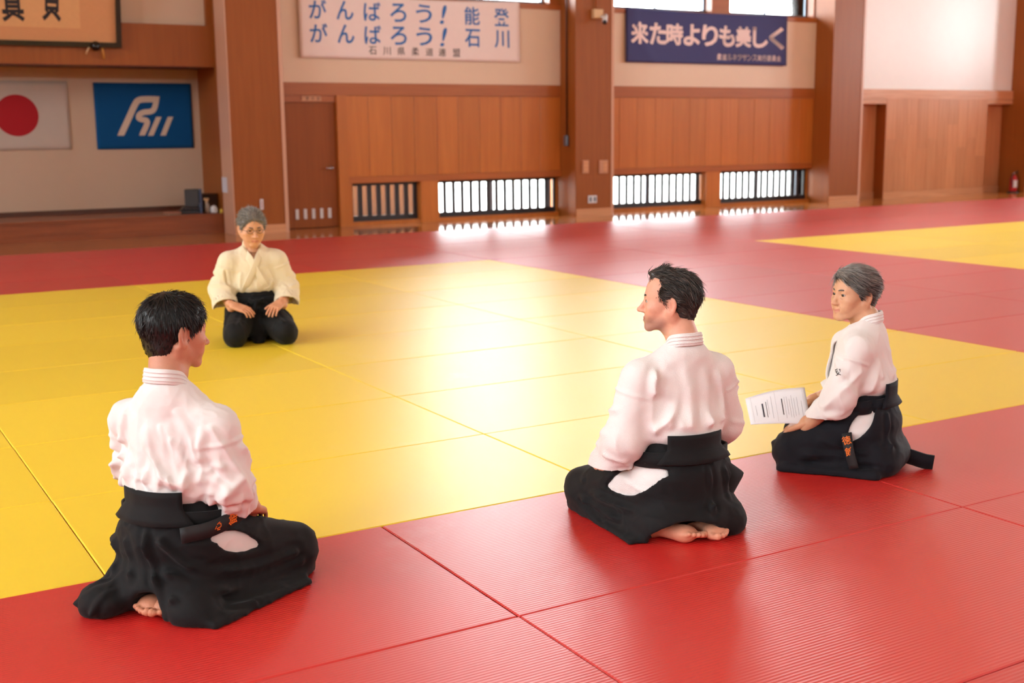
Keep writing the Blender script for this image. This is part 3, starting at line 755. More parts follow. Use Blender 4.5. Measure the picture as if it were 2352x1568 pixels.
# ------------------------------------------------------------------ hands and feet
def hand_mesh(c, R, t, curl=(.25, .35, .25), spread=.05, thumb=.6, s=1.0):
    """frame: y along the fingers, z back of the hand, thumb on the t*x side"""
    c = np.array(c, float); R = np.array(R); G = Grid(c - .145 * s, c + .145 * s, .0032); p = tuple(q / f4(s) for q in xf(G.P, c, R))
    d = rbox(p, (0, -.006, 0), (.040, .050, .0135), .0125)
    d = smin(d, ell(p, (t * .022, -.020, -.008), (.020, .032, .014)), .012)
    d = smin(d, rc(p, (0, -.045, 0), (0, -.085, .004), .027, .028), .02)
    for i, (x, ln, r) in enumerate(((.029, .070, .0088), (.010, .079, .0090), (-.010, .073, .0086), (-.029, .057, .0078))):
        a = np.array([t * x, .038, .001]); ang = 0; sp = t * x * spread / .03
        pts = [a]; rad = [r + .0008]
        for k, fr in enumerate((.45, .31, .24)):
            ang += curl[k] * (1 + .12 * i)
            pts.append(pts[-1] + ln * fr * np.array([math.sin(sp), math.cos(ang) * math.cos(sp), -math.sin(ang)])); rad.append(r * (1 - .09 * (k + 1)))
        d = smin(d, chain(p, pts, rad), .0045)
    b0 = np.array([t * .032, -.022, -.006]); b1 = b0 + .040 * np.array([t * math.sin(thumb), math.cos(thumb), -.2]); b2 = b1 + .032 * np.array([t * math.sin(thumb * .55), math.cos(thumb * .55), -.25])
    d = smin(d, chain(p, [b0, b1, b2], (.014, .0105, .0088)), .008)
    return polygonise(G, d * f4(s))
def foot_mesh(c, R, t, s=1.0):
    """frame: y heel to toes, z sole side, big toe on the t*x side"""
    c = np.array(c, float); R = np.array(R); G = Grid(c - .20 * s, c + .20 * s, .0042); p = tuple(q / f4(s) for q in xf(G.P, c, R))
    d = ell(p, (0, -.085, .004), (.031, .040, .032))
    d = smin(d, rc(p, (-t * .008, -.07, -.002), (-t * .008, .05, -.004), .028, .026), .025)
    d = smin(d, ell(p, (t * .008, .055, .0), (.030, .034, .024)), .02); d = smin(d, ell(p, (-t * .018, .045, -.002), (.024, .036, .020)), .02)
    d = smin(d, rc(p, (0, -.08, -.012), (0, -.115, -.014), .032, .034), .03)
    for x, y, ln, r in ((.028, .082, .030, .0125), (.007, .086, .026, .0095), (-.009, .081, .023, .009), (-.023, .073, .020, .0085), (-.036, .062, .018, .0085)):
        d = smin(d, chain(p, [(t * x, y - .012, -.004), (t * x, y + ln * .45, .000), (t * x, y + ln * .8, .004)], (r, r * .86, r)), .0045)
    return polygonise(G, d * f4(s))

from mathutils.bvhtree import BVHTree
class Surf:
    def __init__(s, V, F): s.t = BVHTree.FromPolygons([tuple(v) for v in V], [tuple(int(i) for i in f) for f in F])
    def ray(s, o, d):
        h = s.t.ray_cast(Vector(o), Vector(d).normalized()); return None if h[0] is None else (np.array(h[0]), np.array(h[1]))
    def radial(s, th, z, cx=0, cy=0, off=.004, r0=.6):
        o = (cx + r0 * math.cos(th), cy + r0 * math.sin(th), z); h = s.ray(o, (-math.cos(th), -math.sin(th), 0))
        if h is None: return np.array([cx + .16 * math.cos(th), cy + .12 * math.sin(th), z])
        return h[0] + np.array([math.cos(th), math.sin(th), 0]) * off
def sheet(grid, th):
    """solid thin sheet from a (n,m,3) grid of points, thickness along normals"""
    g = np.array(grid); n, m = g.shape[:2]
    du = np.gradient(g, axis=0); dv = np.gradient(g, axis=1); nn = np.cross(du, dv); nn /= np.linalg.norm(nn, axis=2, keepdims=True) + 1e-9
    V = np.concatenate([(g + nn * th / 2).reshape(-1, 3), (g - nn * th / 2).reshape(-1, 3)]); F = []; o = n * m
    for i in range(n - 1):
        for j in range(m - 1):
            a, b, c, d = i * m + j, (i + 1) * m + j, (i + 1) * m + j + 1, i * m + j + 1
            F += [(a, b, c, d), (o + d, o + c, o + b, o + a)]
    ring = [i * m for i in range(n)] + [(n - 1) * m + j for j in range(1, m)] + [i * m + m - 1 for i in range(n - 2, -1, -1)] + [j for j in range(m - 2, 0, -1)]
    for a, b in zip(ring, ring[1:] + ring[:1]): F.append((a, o + a, o + b, b))
    return V, np.array(F)
def eye_parts(parent, c, R, s, brow, o):
    c = np.array(c); R = np.array(R)
    for sg in (-1, 1):
        ctr = np.array([sg * .031, .0745, 0]); V = []; F = []; nu, nv = 12, 8
        gz = o.get('gaze', (0, 0))
        for i in range(nv + 1):
            a = math.pi * i / nv
            for j in range(nu):
                b = 2 * math.pi * j / nu; V.append((math.sin(a) * math.cos(b), math.cos(a), math.sin(a) * math.sin(b)))
        for i in range(nv):
            for j in range(nu):
                k = (j + 1) % nu; F.append((i * nu + j, (i + 1) * nu + j, (i + 1) * nu + k, i * nu + k))
        V = np.array(V) * .0128; V = V @ rotm(-gz[0], gz[1], 0).T
        me = bpy.data.meshes.new('eye'); me.from_pydata([tuple(q) for q in (V + ctr) * s @ R.T + c], [], F); me.update()
        me.materials.append(M['sclera']); me.materials.append(M['iris'])
        for pi, pl in enumerate(me.polygons): pl.material_index = 1 if pi < nu * 2 else 0
        mesh_obj('eye', me, None, parent, True)
        pts = [(sg * .012, .0930, .0170), (sg * .024, .0905, .0205), (sg * .036, .0840, .0210), (sg * .047, .0725, .0165)]
        pts = [np.array(q) * s @ R.T + c for q in spline(pts, 4)]
        v, f = band(pts, R[:, 2], [.0022 + .0042 * math.sin(math.pi * min(1, .15 + k / (len(pts) - 1) * .85)) for k in range(len(pts))], .0045)
        np_obj('eyebrow', v, f, brow, parent)

def arm_rings(A, n, amp, rs, wid=.014):
    """slanted creases round an arm, denser at the elbow"""
    out = []; sh, el, cf = [np.array(A[k], float) for k in ('sh', 'el', 'cuff')]; r = A.get('r', (.074, .072, .070, .078))
    for k in range(n):
        u = rs.beta(2.2, 2.2) * 1.7 + .15
        a, b, t, r0 = (sh, el, u, r[0]) if u < 1 else (el, cf, u - 1, r[2])
        if u > 1.75: continue
        ax = (b - a) / np.linalg.norm(b - a); e1 = np.cross(ax, [0, 0, 1]) if abs(ax[2]) < .9 else np.cross(ax, [0, 1, 0]); e1 /= np.linalg.norm(e1); e2 = np.cross(ax, e1)
        ph = rs.uniform(0, 6.28); sp = rs.uniform(.8, 1.8); sl = rs.normal(0, .05)
        pts = [a + (b - a) * t + ax * sl * (f - .5) * 2 + (e1 * math.cos(ph + f * sp) + e2 * math.sin(ph + f * sp)) * (r0 + .002) for f in np.linspace(0, 1, 6)]
        out.append((pts, wid * rs.uniform(.7, 1.3), amp * rs.uniform(.5, 1.2) * (1 if rs.rand() < .65 else -1)))
    return out
def seam_ring(A, t, rad=.0):
    sh, el = np.array(A['sh'], float), np.array(A['el'], float); ax = (el - sh) / np.linalg.norm(el - sh); e1 = np.cross(ax, [0, 1, 0]); e1 /= np.linalg.norm(e1); e2 = np.cross(ax, e1); r = A.get('r', (.074,))[0] + rad
    return ([sh + (el - sh) * t + (e1 * math.cos(a) + e2 * math.sin(a)) * r for a in np.linspace(0, 6.283, 25)], .007, .0028)
def waist_folds(n, amp, rs, wf, z0=.345, zmax=.17, cy=-.02):
    out = []
    for k in range(n):
        th = 2 * math.pi * (k + rs.uniform(-.3, .3)) / n; hgt = rs.uniform(.06, zmax); dr = rs.normal(0, .25); z1 = z0 + (.075 if math.sin(th) < -.45 else 0)
        pts = [np.array([math.cos(th + dr * f) * (.178 - .006 * f) * wf, cy + math.sin(th + dr * f) * .140, z1 + hgt * f]) for f in np.linspace(0, 1, 6)]
        out.append((pts, rs.uniform(.010, .018), amp * rs.uniform(.5, 1.2)))
    return out
def rbox_cyl(P, c, r):
    return np.sqrt((P[1] - f4(c[1])) ** 2 + (P[2] - f4(c[2])) ** 2) - f4(r)
# ------------------------------------------------------------------ a kneeling figure
def kneeler(cfg):
    g = cfg.get; rng = np.random.RandomState(g('seed', 1)); seed = g('seed', 1) * 3.7
    loc, head_c, s_h = cfg['loc'], np.array(cfg['head']), g('hs', 1.0); R = rotm(*cfg['head_rot'])
    ho = dict(cfg['face']); ho['s'] = s_h; wf = g('w', 1.0); tz = g('tz', 1.0)     # width factor, height factor of the trunk
    T = lambda x, y, z: (x * wf, y, z * tz)
    neck0 = np.array(g('neck', (0, -.035, .70)))
    # --- skin: head and neck
    lo = np.minimum(head_c - .135, neck0 - .11); hi = np.maximum(head_c + .14, neck0 + .11); lo[2] = neck0[2] - .06; hi[2] = head_c[2] + .13 * s_h
    G = Grid(lo, hi, .0031)
    d = head_sdf(G.P, head_c, R, ho)
    hn = head_c + R @ np.array([0, -.030, -.055]) * s_h; hf = head_c + R @ np.array([0, .005, -.075]) * s_h
    nr = g('neck_r', .050)
    d = smin(d, rc(G.P, hn, neck0, nr, nr + .008), .025); d = smin(d, rc(G.P, hf, neck0 + np.array([0, .03, 0]), nr * .7, nr * .85), .02)
    ea = head_c + R @ np.array([-.062, -.022, -.045]) * s_h; eb = head_c + R @ np.array([.062, -.022, -.045]) * s_h
    for e in (ea, eb): d = smin(d, rc(G.P, e, neck0 + np.array([0, .045, -.03]), .014, .013), .018)
    d = smin(d, ell(G.P, neck0 + np.array([0, .01, -.085]), (.075, .068, .05)), .03)
    V, F = polygonise(G, d); T_ = head_tint(V, head_c, R, ho); parts = [(V, F)]; tints = [T_]
    def add(vf, tint=(1, 1, 1)): parts.append(vf); tints.append(np.tile(np.array(tint, float), (len(vf[0]), 1)))
    # --- skin: trunk, arms and legs under the clothes (coarse, joined to the same mesh)
    G = Grid((-.36, -.34, 0.012), (.36, .50, .78), .014); P = G.P
    d = ell(P, T(0, -.03, .22), (.13 * wf, .10, .10)); d = smin(d, ell(P, T(0, -.01, .46), (.12 * wf, .085, .16)), .06)
    d = smin(d, rc(P, np.array(cfg['arm_l']['sh']) * .8 + np.array([0, 0, .11]), np.array(cfg['arm_r']['sh']) * .8 + np.array([0, 0, .11]), .035), .05); d = smin(d, rc(P, T(0, -.03, .55), neck0, .05, .045), .04)
    for sd in (-1, 1):
        A = cfg['arm_r' if sd > 0 else 'arm_l']; k = cfg['knee_r' if sd > 0 else 'knee_l']
        d = smin(d, chain(P, [A['sh'], A['el'], A['wr']], (.045, .038, .030)), .03)
        d = smin(d, chain(P, [(sd * .085 * wf, -.04, .20), (k[0] * .92, k[1] - .06, .10)], (.076, .055)), .04)
        d = smin(d, chain(P, [(k[0] * .8, k[1] - .08, .070), (sd * .075, -.02, .060)], (.036, .034)), .02)
    add(polygonise(G, np.maximum(d, f4(.014) - P[2])))
    for sd in (-1, 1):
        A = cfg['arm_r' if sd > 0 else 'arm_l']
        if A.get('hand') is not None:
            hp, hy, hz = [np.array(q, float) for q in A['hand'][:3]]; hy /= np.linalg.norm(hy); hz = hz - hy * (hz @ hy); hz /= np.linalg.norm(hz); hx = np.cross(hy, hz)
            v, f = hand_mesh(hp, np.stack([hx, hy, hz], 1), -1 if sd > 0 else 1, **A.get('hk', {})); add((v, f), (1.0, .93, .90))
    for ft in g('feet', []):
        hp, hy, hz = [np.array(q, float) for q in ft[:3]]; hy /= np.linalg.norm(hy); hz = hz - hy * (hz @ hy); hz /= np.linalg.norm(hz); hx = np.cross(hy, hz)
        v, f = foot_mesh(hp, np.stack([hx, hy, hz], 1), ft[3], 1.08); v[:, 2] = np.maximum(v[:, 2], .001); add((v, f), (1.0, .90, .84))
    V, F = cat_vf(parts)
    person = np_obj('person', V, F, cfg['skin'], None, True, np.concatenate(tints))
    person.location = (loc[0], loc[1], 0); person.rotation_euler = (0, 0, math.radians(cfg['heading'] - 90))
    tag(person, cfg['label'], 'person', 'people kneeling on the mats')
    eye_parts(person, head_c, R, s_h, cfg['brow'], ho)
    make_hair(person, head_c, R, s_h, cfg['hair'], cfg['hair_mat'], g('seed', 1))
    # --- jacket
    lo = (-.44, -.30, .24); hi = (.44, .38, .78)
    G = Grid(lo, hi, .0058); P = G.P; q = g('jacket', {})
    d = ell(P, T(0, -.014 + q.get('cy', 0), .49), (.166 * wf, .120, .175)); zt = neck0[2] - .075
    for sd in (-1, 1):
        s_ = np.array(cfg['arm_r' if sd > 0 else 'arm_l']['sh'], float); d = smin(d, rc(P, (0, -.028, zt), s_ + np.array([-sd * .02, -.004, .010]), .062, .058), .05)
    d = smin(d, ell(P, T(0, -.022, .395), (.172 * wf, .138, .085)), .06)
    d = smin(d, rc(P, (-.05, -.03, zt - .01), neck0 + np.array([-.030, -.012, -.055]), .045, .042), .04); d = smin(d, rc(P, (.05, -.03, zt - .01), neck0 + np.array([.030, -.012, -.055]), .045, .042), .04)
    for e in q.get('lumps', []): d = smin(d, ell(P, e[0], e[1]), e[2])
    va = neck0 + np.array(g('vapex', (0, .09, -.15)))                         # open V at the throat
    vw = smax(abs(P[0] - f4(va[0])) * f4(.93) - (P[2] - f4(va[2])) * f4(.40), f4(va[1] - .075) - P[1], .01)
    d = smax(d, -vw, .006)
    d = np.maximum(d, f4(q.get('bottom', .29)) - P[2])
    for sd in (-1, 1):
        A = cfg['arm_r' if sd > 0 else 'arm_l']; sh, el, cf = [np.array(A[k], float) for k in ('sh', 'el', 'cuff')]; r = A.get('r', (.074, .072, .070, .078))
        n = cf - el; n /= np.linalg.norm(n)
        a = smin(rc(P, sh, el, r[0], r[1]), rc(P, el, cf + n * .03, r[2], r[3]), .045)
        for e in A.get('lumps', []): a = smin(a, ell(P, e[0], e[1]), e[2])
        cn = np.array(A.get('cut', n), float); cn /= np.linalg.norm(cn)
        a = smax(a, np.where(rc(P, cf, cf + n * .1, .14) < 0, plane(P, cf, cn), f4(-.05)), .006)
        a = np.maximum(a, -rc(P, cf - n * .04, cf + n * .08, r[3] - .012))
        d = smin(d, a, q.get('armk', .035))
    V, F = polygonise(G, d); V = relax(V, F, 1)
    fl = list(q.get('folds', [])) + waist_folds(q.get('nw', 16), q.get('aw', .007), rng, wf) + arm_rings(cfg['arm_r'], q.get('na', 12), q.get('aa', .006), rng) + arm_rings(cfg['arm_l'], q.get('na', 12), q.get('aa', .006), rng)
    if q.get('seams', True): fl += [seam_ring(cfg['arm_r'], .22), seam_ring(cfg['arm_l'], .22)]
    V = fold(V, F, fl, q.get('wr', .003), q.get('wscale', (16, 16, 11)), seed, q.get('big', .006), q.get('bigscale', 7))
    jk = np_obj('jacket', V, F, cfg['cloth'], person); jsurf = Surf(V, F)
    # collar: one band round the neck, crossing on the chest
    w_ = g('collar_w', .060); n0 = neck0; va = neck0 + np.array(g('vapex', (0, .09, -.15)))
    def front(x, z):
        h = jsurf.ray((x, .5, z), (0, -1, 0)); return np.array([x, (h[0][1] if h else .1) + .004, z])
    def half(sx, over):
        pts = [n0 + np.array([sx * w_ * .75, -.050, .002]), n0 + np.array([sx * w_, -.008, -.012]), n0 + np.array([sx * w_ * 1.0, .038, -.050])]
        pts += [front(va[0] + sx * .030, va[2] + .055) + np.array([0, over, 0]), front(va[0] - sx * .004, va[2] - .02) + np.array([0, over, 0]), front(va[0] - sx * .055, va[2] - .12) + np.array([0, over, 0]), front(va[0] - sx * .085, va[2] - .19) + np.array([0, over - .006, 0])]
        return pts
    path = half(-1, .006)[::-1] + [n0 + np.array([0, -.064, .004])] + half(1, .0)
    cp = spline(path, 6); ups = []
    for i, p in enumerate(cp):
        v = p - n0; k = float(np.clip((v[1] + .02) / .09, 0, 1)); sx = -1 if i < len(cp) / 2 else 1
        t = cp[min(i + 1, len(cp) - 1)] - cp[max(i - 1, 0)]
        u_back = np.array([-v[0] * 2.5, .12, 1.0]); nrm = np.array([.25 * sx, 1.0, .15]); u_front = np.cross(nrm, t); u_front = u_front * (1 if u_front[2] > 0 else -1); u_front /= np.linalg.norm(u_front)
        ups.append(u_back / np.linalg.norm(u_back) * (1 - k) + u_front * k)
    cw = g('collar_h', .046)
    v, f = band(cp, ups, cw, .009)
    cl = np_obj('collar', v, f, cfg['cloth'], jk); bv = cl.modifiers.new('round', 'BEVEL'); bv.width = .003; bv.segments = 2
    for k in (-1, 0, 1):                                                     # stitched rows round the neckband
        m_ = len(cp); sub = range(int(m_ * .28), int(m_ * .72)); v2 = []; 
        pp = []
        for i in sub:
            t = cp[i + 1] - cp[i - 1]; t /= np.linalg.norm(t); u = ups[i] - t * (ups[i] @ t); u /= np.linalg.norm(u); o_ = np.cross(t, u)
            out = o_ if o_ @ (cp[i] - neck0) > 0 else -o_
            pp.append(cp[i] + u * cw * .26 * k + out * .0052)
        v, f = band(pp, [ups[i] for i in sub], .005, .0022); np_obj('collar_stitching', v, f, cfg['cloth'], jk)
    # --- hakama
    lo = np.array(g('hak_lo', (-.44, -.44, -.012))); hi = np.array(g('hak_hi', (.44, .58, .40)))
    G = Grid(lo, hi, .0068); P = G.P
    d = ell(P, T(0, -.040, .205), (.175 * wf, .150, .135)); d = smin(d, rc(P, (0, -.02, .22), (0, -.015, .33), .125, .118) if False else ell(P, (0, -.018, .30), (.160 * wf, .122, .13)), .05)
    for sd in (-1, 1):
        k = np.array(cfg['knee_r' if sd > 0 else 'knee_l'], float)
        d = smin(d, chain(P, [(sd * .088 * wf, -.03, .185), (k[0], k[1], k[2])], (.118, g('knee_rad', .082))), .05)
        d = smin(d, chain(P, [(k[0] * 1.03, k[1] - .03, .055), (sd * .13, -.12, .055)], (.066, .075)), .05)
    km = (np.array(cfg['knee_r'], float) + np.array(cfg['knee_l'], float)) / 2
    lapk = g('lap', .0)
    d = smin(d, rc(P, (0, 0, .17), (km[0], km[1] - .05 - lapk, km[2] - .02 - lapk), .08, .06 - lapk * .3), .06)
    d = smin(d, ell(P, (0, -.10, .07), (.185, .13, .09)), .05)
    if g('hem', True): d = smin(d, rbox(P, (km[0] * .5, (km[1] - .08) / 2, .004), (.19 + abs(km[0] - cfg['knee_r'][0]) * .32, (km[1] + .17) / 2, .016), .015), .045)
    for e in g('hak_add', []):
        d = smin(d, e[0](P), e[1])
    if g('slits'):
        sk = None
        for c_, r_, R_s in g('slits'):
            e = smax(d + f4(.016), ell(P, c_, tuple(x + .035 for x in r_), R_s), .01); sk = e if sk is None else np.minimum(sk, e)
            la = max(r_[1], r_[2]) * 1.08; sa = min(r_[1], r_[2]); up_ = np.array(R_s)[:, 2 if r_[2] < r_[1] else 1]; off = (la * la - sa * sa) / (2 * sa); rr = off + sa
            lens = np.maximum(rbox_cyl(P, np.array(c_) + up_ * off, rr), rbox_cyl(P, np.array(c_) - up_ * off, rr)); lens = np.maximum(lens, abs(P[0] - f4(c_[0])) - f4(r_[0]))   # pointed opening
            d = smax(d, -lens, .006)
        v, f = polygonise(G, np.maximum(sk, f4(.03) - P[2])); v = fold(v, f, [], .004, (14, 14, 22), seed + 9, .004, 9); np_obj('jacket_skirt', v, f, cfg['cloth'], jk)
    for e in g('hak_sub', []): d = smax(d, -e[0](P), e[1])
    top = g('hak_top', .345)
    d = np.maximum(d, plane(P, (0, -.10, top), (0, -.10, 1.0))); d = np.maximum(d, f4(.0015) - P[2])
    V, F = polygonise(G, d); V = relax(V, F, 1)
    zz = V[:, 2].copy(); V = fold(V, F, g('hak_folds', []), g('hak_wr', .0035), g('hak_wscale', (9, 9, 14)), seed + 40, g('hak_big', .007), 6)
    V[:, 2] = np.maximum(V[:, 2], np.where(zz < .012, zz, .004))
    hk = np_obj('hakama', V, F, cfg['hak_mat'], person); hs = Surf(V, F)
    # waist straps and stiff back plate, laid on the cloth
    bz = g('belt_z', .285); bw = g('belt_w', .055)
    pts = [hs.radial(2 * math.pi * i / 48, bz + .018 * max(0, -math.sin(2 * math.pi * i / 48)), 0, -.02, .005) for i in range(48)]
    v, f = band(pts, (0, 0, 1), bw, .008, True); np_obj('waist_strap', v, f, cfg['hak_mat'], hk)
    kt, kb_, ka, kbm = g('plate', (.385, .285, .62, .95))
    gr = []
    for j in range(7):
        t = j / 6; z = kb_ + (kt - kb_) * t; hw = kbm + (ka - kbm) * t; row = []
        for i in range(17):
            th = -math.pi / 2 + (i / 8 - 1) * hw; rx, ry = (.172 * wf + .004, .150 + .006)
            e = hs.radial(th, min(z, top - .012), 0, -.02, .020); e[2] = z; row.append(e)
        gr.append(row)
    gr = np.array(gr)
    for j in range(7):                                                       # keep the plate flat upwards
        gr[j, :, :2] = gr[min(j, 3), :, :2]
    v, f = sheet(gr, .008); np_obj('back_plate', v, f, cfg['hak_mat'], hk)
    for ap, b0, b1 in g('flaps', []):                                        # loose corner of the rear panel
        ap, b0, b1 = [np.array(x, float) for x in (ap, b0, b1)]; gr = []
        for j in range(9):
            t = j / 8; row = []
            for i in range(9):
                e = b0 + (b1 - b0) * (i / 8); x = e + (ap - e) * t; x = x + np.array([0, -1, 0]) * .012 * math.sin(math.pi * t) * math.sin(math.pi * i / 8); row.append(x + (ap - x) * 0)
            gr.append(row)
        v, f = sheet(np.array(gr), .006); np_obj('side_flap', v, f, cfg['hak_mat'], hk)
    return person, jk, hk, jsurf, hs

# ================================================================== people
def comb_crown(P):       # short hair falling from a whorl at the back of the crown
    D = P - np.array([0, -.045, .115]); D[:, 2] -= .02 + .9 * np.abs(D[:, 2]); return D
def comb_back(P):
    D = np.stack([P[:, 0] * 1.5, -np.ones(len(P)) * .10, -.03 - .5 * np.clip(-P[:, 1], 0, 1)], 1); return D
def comb_side(P):        # swept across the brow and back over the ears from a high parting
    f = np.clip((P[:, 1] - .01) * 16, 0, 1)
    return np.stack([-.85 * f - .05 * (1 - f) * np.sign(P[:, 0]), -.30 - .55 * (1 - f), -.22 - .22 * f - 5 * np.clip(.01 - P[:, 2], 0, 1)], 1)
ear_clear = lambda q: np.clip(.42 + (q[:, 2] + .015) * 9, .35, 1.0)
def comb_forward(P):
    return np.stack([P[:, 0] * .5, .6 * np.clip(P[:, 1] * 10 + .1, -1, 1) - .2, .10 - 6 * np.clip(.07 - P[:, 2], 0, .5)], 1)
short_low = lambda q: np.clip(.40 + (q[:, 2] + .045) * 7, .35, 1.0)
M['skin_a'] = mat_skin('skin_tan', srgb(206, 146, 118)); M['skin_b'] = mat_skin('skin_fair', srgb(226, 168, 142)); M['skin_c'] = mat_skin('skin_warm', srgb(216, 166, 132)); M['skin_t'] = mat_skin('skin_warm_tan', srgb(220, 164, 128))
M['hair_black'] = mat_hair('black_hair', srgb(14, 12, 12), srgb(44, 38, 36), .38)
M['hair_brown'] = mat_hair('dark_greying_hair', srgb(30, 25, 23), srgb(120, 108, 100), .42)
M['hair_grey'] = mat_hair('dark_grey_hair', srgb(44, 39, 38), srgb(168, 160, 154), .40)
M['hair_silver'] = mat_hair('grey_hair', srgb(74, 68, 64), srgb(168, 160, 152), .45)

def person_a():
    cfg = dict(seed=3, loc=(.19, -.282), heading=36, label='person with short black hair kneeling, back to camera, in a creased white jacket',
        head=(.0, .018, .850), head_rot=(math.radians(-24), math.radians(-5), 0), hs=.98, face=dict(nose=.9, jaw=1.0, age=.6, eye=.003), skin=M['skin_a'], brow=M['brow_dark'],
        hair=dict(comb=comb_crown, thick=.011, n=5600, len=.028, lift=.20, mess=.14, hairline=.058, nape=-.086, side=.012, lenf=short_low), hair_mat=M['hair_black'], cloth=M['gi_plain'], hak_mat=M['hakama'],
        neck=(0, -.03, .725),
        arm_r=dict(sh=(.163, -.012, .560), el=(.190, -.005, .385), wr=(.16, .15, .26), cuff=(.180, .055, .305), cut=(-.3, .6, -.9), r=(.070, .068, .066, .060), hand=((.160, .150, .262), (-.30, .85, -.38), (.1, .4, 1))),
        arm_l=dict(sh=(-.168, -.012, .555), el=(-.180, .02, .395), wr=(-.15, .16, .26), cuff=(-.172, .085, .305), r=(.072, .068, .066, .060), hand=((-.155, .165, .262), (.30, .85, -.38), (-.1, .4, 1))),
        jacket=dict(wr=.004, wscale=(17, 17, 13), big=.006, nw=20, aw=.010, na=26, aa=.009, folds=[(spline([(x0, -.125, z0), (x0 + dx * .5, -.150, z0 - .06), (x0 + dx, -.155, z0 - .13)]), .009, a) for x0, z0, dx, a in ((-.12, .56, .05, .007), (-.04, .60, .03, .006), (.03, .58, .06, .008), (-.10, .48, .08, .008), (.0, .50, .10, .007), (.07, .54, .06, .009), (.10, .50, .05, .008), (-.06, .44, .10, .007), (.05, .46, .08, .007), (-.13, .50, .03, -.007))] + [
            (spline([(-.02, -.14, .56), (.0, -.150, .50), (.05, -.160, .44), (.12, -.135, .40)]), .020, .013), (spline([(-.09, -.13, .57), (-.085, -.145, .48), (-.05, -.155, .41), (.01, -.165, .37)]), .018, -.008),
            (spline([(.09, -.11, .62), (.125, -.10, .55), (.135, -.08, .48)]), .014, .012), (spline([(.06, -.13, .60), (.085, -.13, .54), (.11, -.12, .48)]), .014, .010), (spline([(-.13, -.09, .60), (-.145, -.09, .52)]), .016, .008)]),
        knee_r=(.215, .285, .095), knee_l=(-.15, .30, .095), feet=[((.055, -.115, .035), (.12, -1, -.05), (0, .1, 1), 1), ((.0, -.125, .035), (.22, -1, -.05), (0, .1, 1), -1)],
        hak_add=[(lambda P: ell(P, (-.135, -.225, .045), (.085, .075, .058)), .03), (lambda P: rc(P, (-.10, -.14, .08), (-.17, -.25, .03), .035, .03), .03), (lambda P: ell(P, (.15, -.17, .03), (.085, .065, .05)), .05), (lambda P: rbox(P, (.24, .02, .006), (.06, .22, .014), .012, rotm(-.15, 0, 0)), .04)],
        hak_sub=[(lambda P: ell(P, (.025, -.245, .03), (.055, .10, .060)), .015)],
        slits=[((.185, -.002, .202), (.065, .088, .030), rotm(0, -.38, 0))], flaps=[((-.205, -.105, .195), (-.10, -.13, .27), (-.12, -.15, .13))],
        hak_folds=[(spline([(.0, -.185, .28), (.025, -.195, .18), (.07, -.205, .08), (.10, -.215, .02)]), .011, .016), (spline([(.06, -.18, .24), (.15, -.13, .15), (.24, .03, .11), (.29, .2, .11)]), .013, .014), (spline([(.07, -.19, .15), (.19, -.12, .08), (.28, .06, .065), (.30, .22, .07)]), .013, .012),
            (spline([(.10, -.17, .12), (.22, -.08, .055), (.30, .1, .04)]), .012, -.010), (spline([(-.08, -.18, .22), (-.05, -.20, .14), (-.02, -.19, .08)]), .012, .010), (spline([(-.15, -.14, .2), (-.13, -.18, .12)]), .012, .010), (spline([(.2, .1, .17), (.26, .24, .13), (.24, .34, .08)]), .012, .010), (spline([(-.12, -.17, .10), (-.16, -.23, .09), (-.20, -.27, .04)]), .010, .012), (spline([(-.07, -.19, .08), (-.10, -.27, .07), (-.12, -.30, .02)]), .010, .012), (spline([(-.19, -.18, .07), (-.22, -.22, .04)]), .009, -.010), (spline([(.12, -.22, .08), (.2, -.16, .03), (.28, -.03, .02)]), .010, .010)])
    return kneeler(cfg)
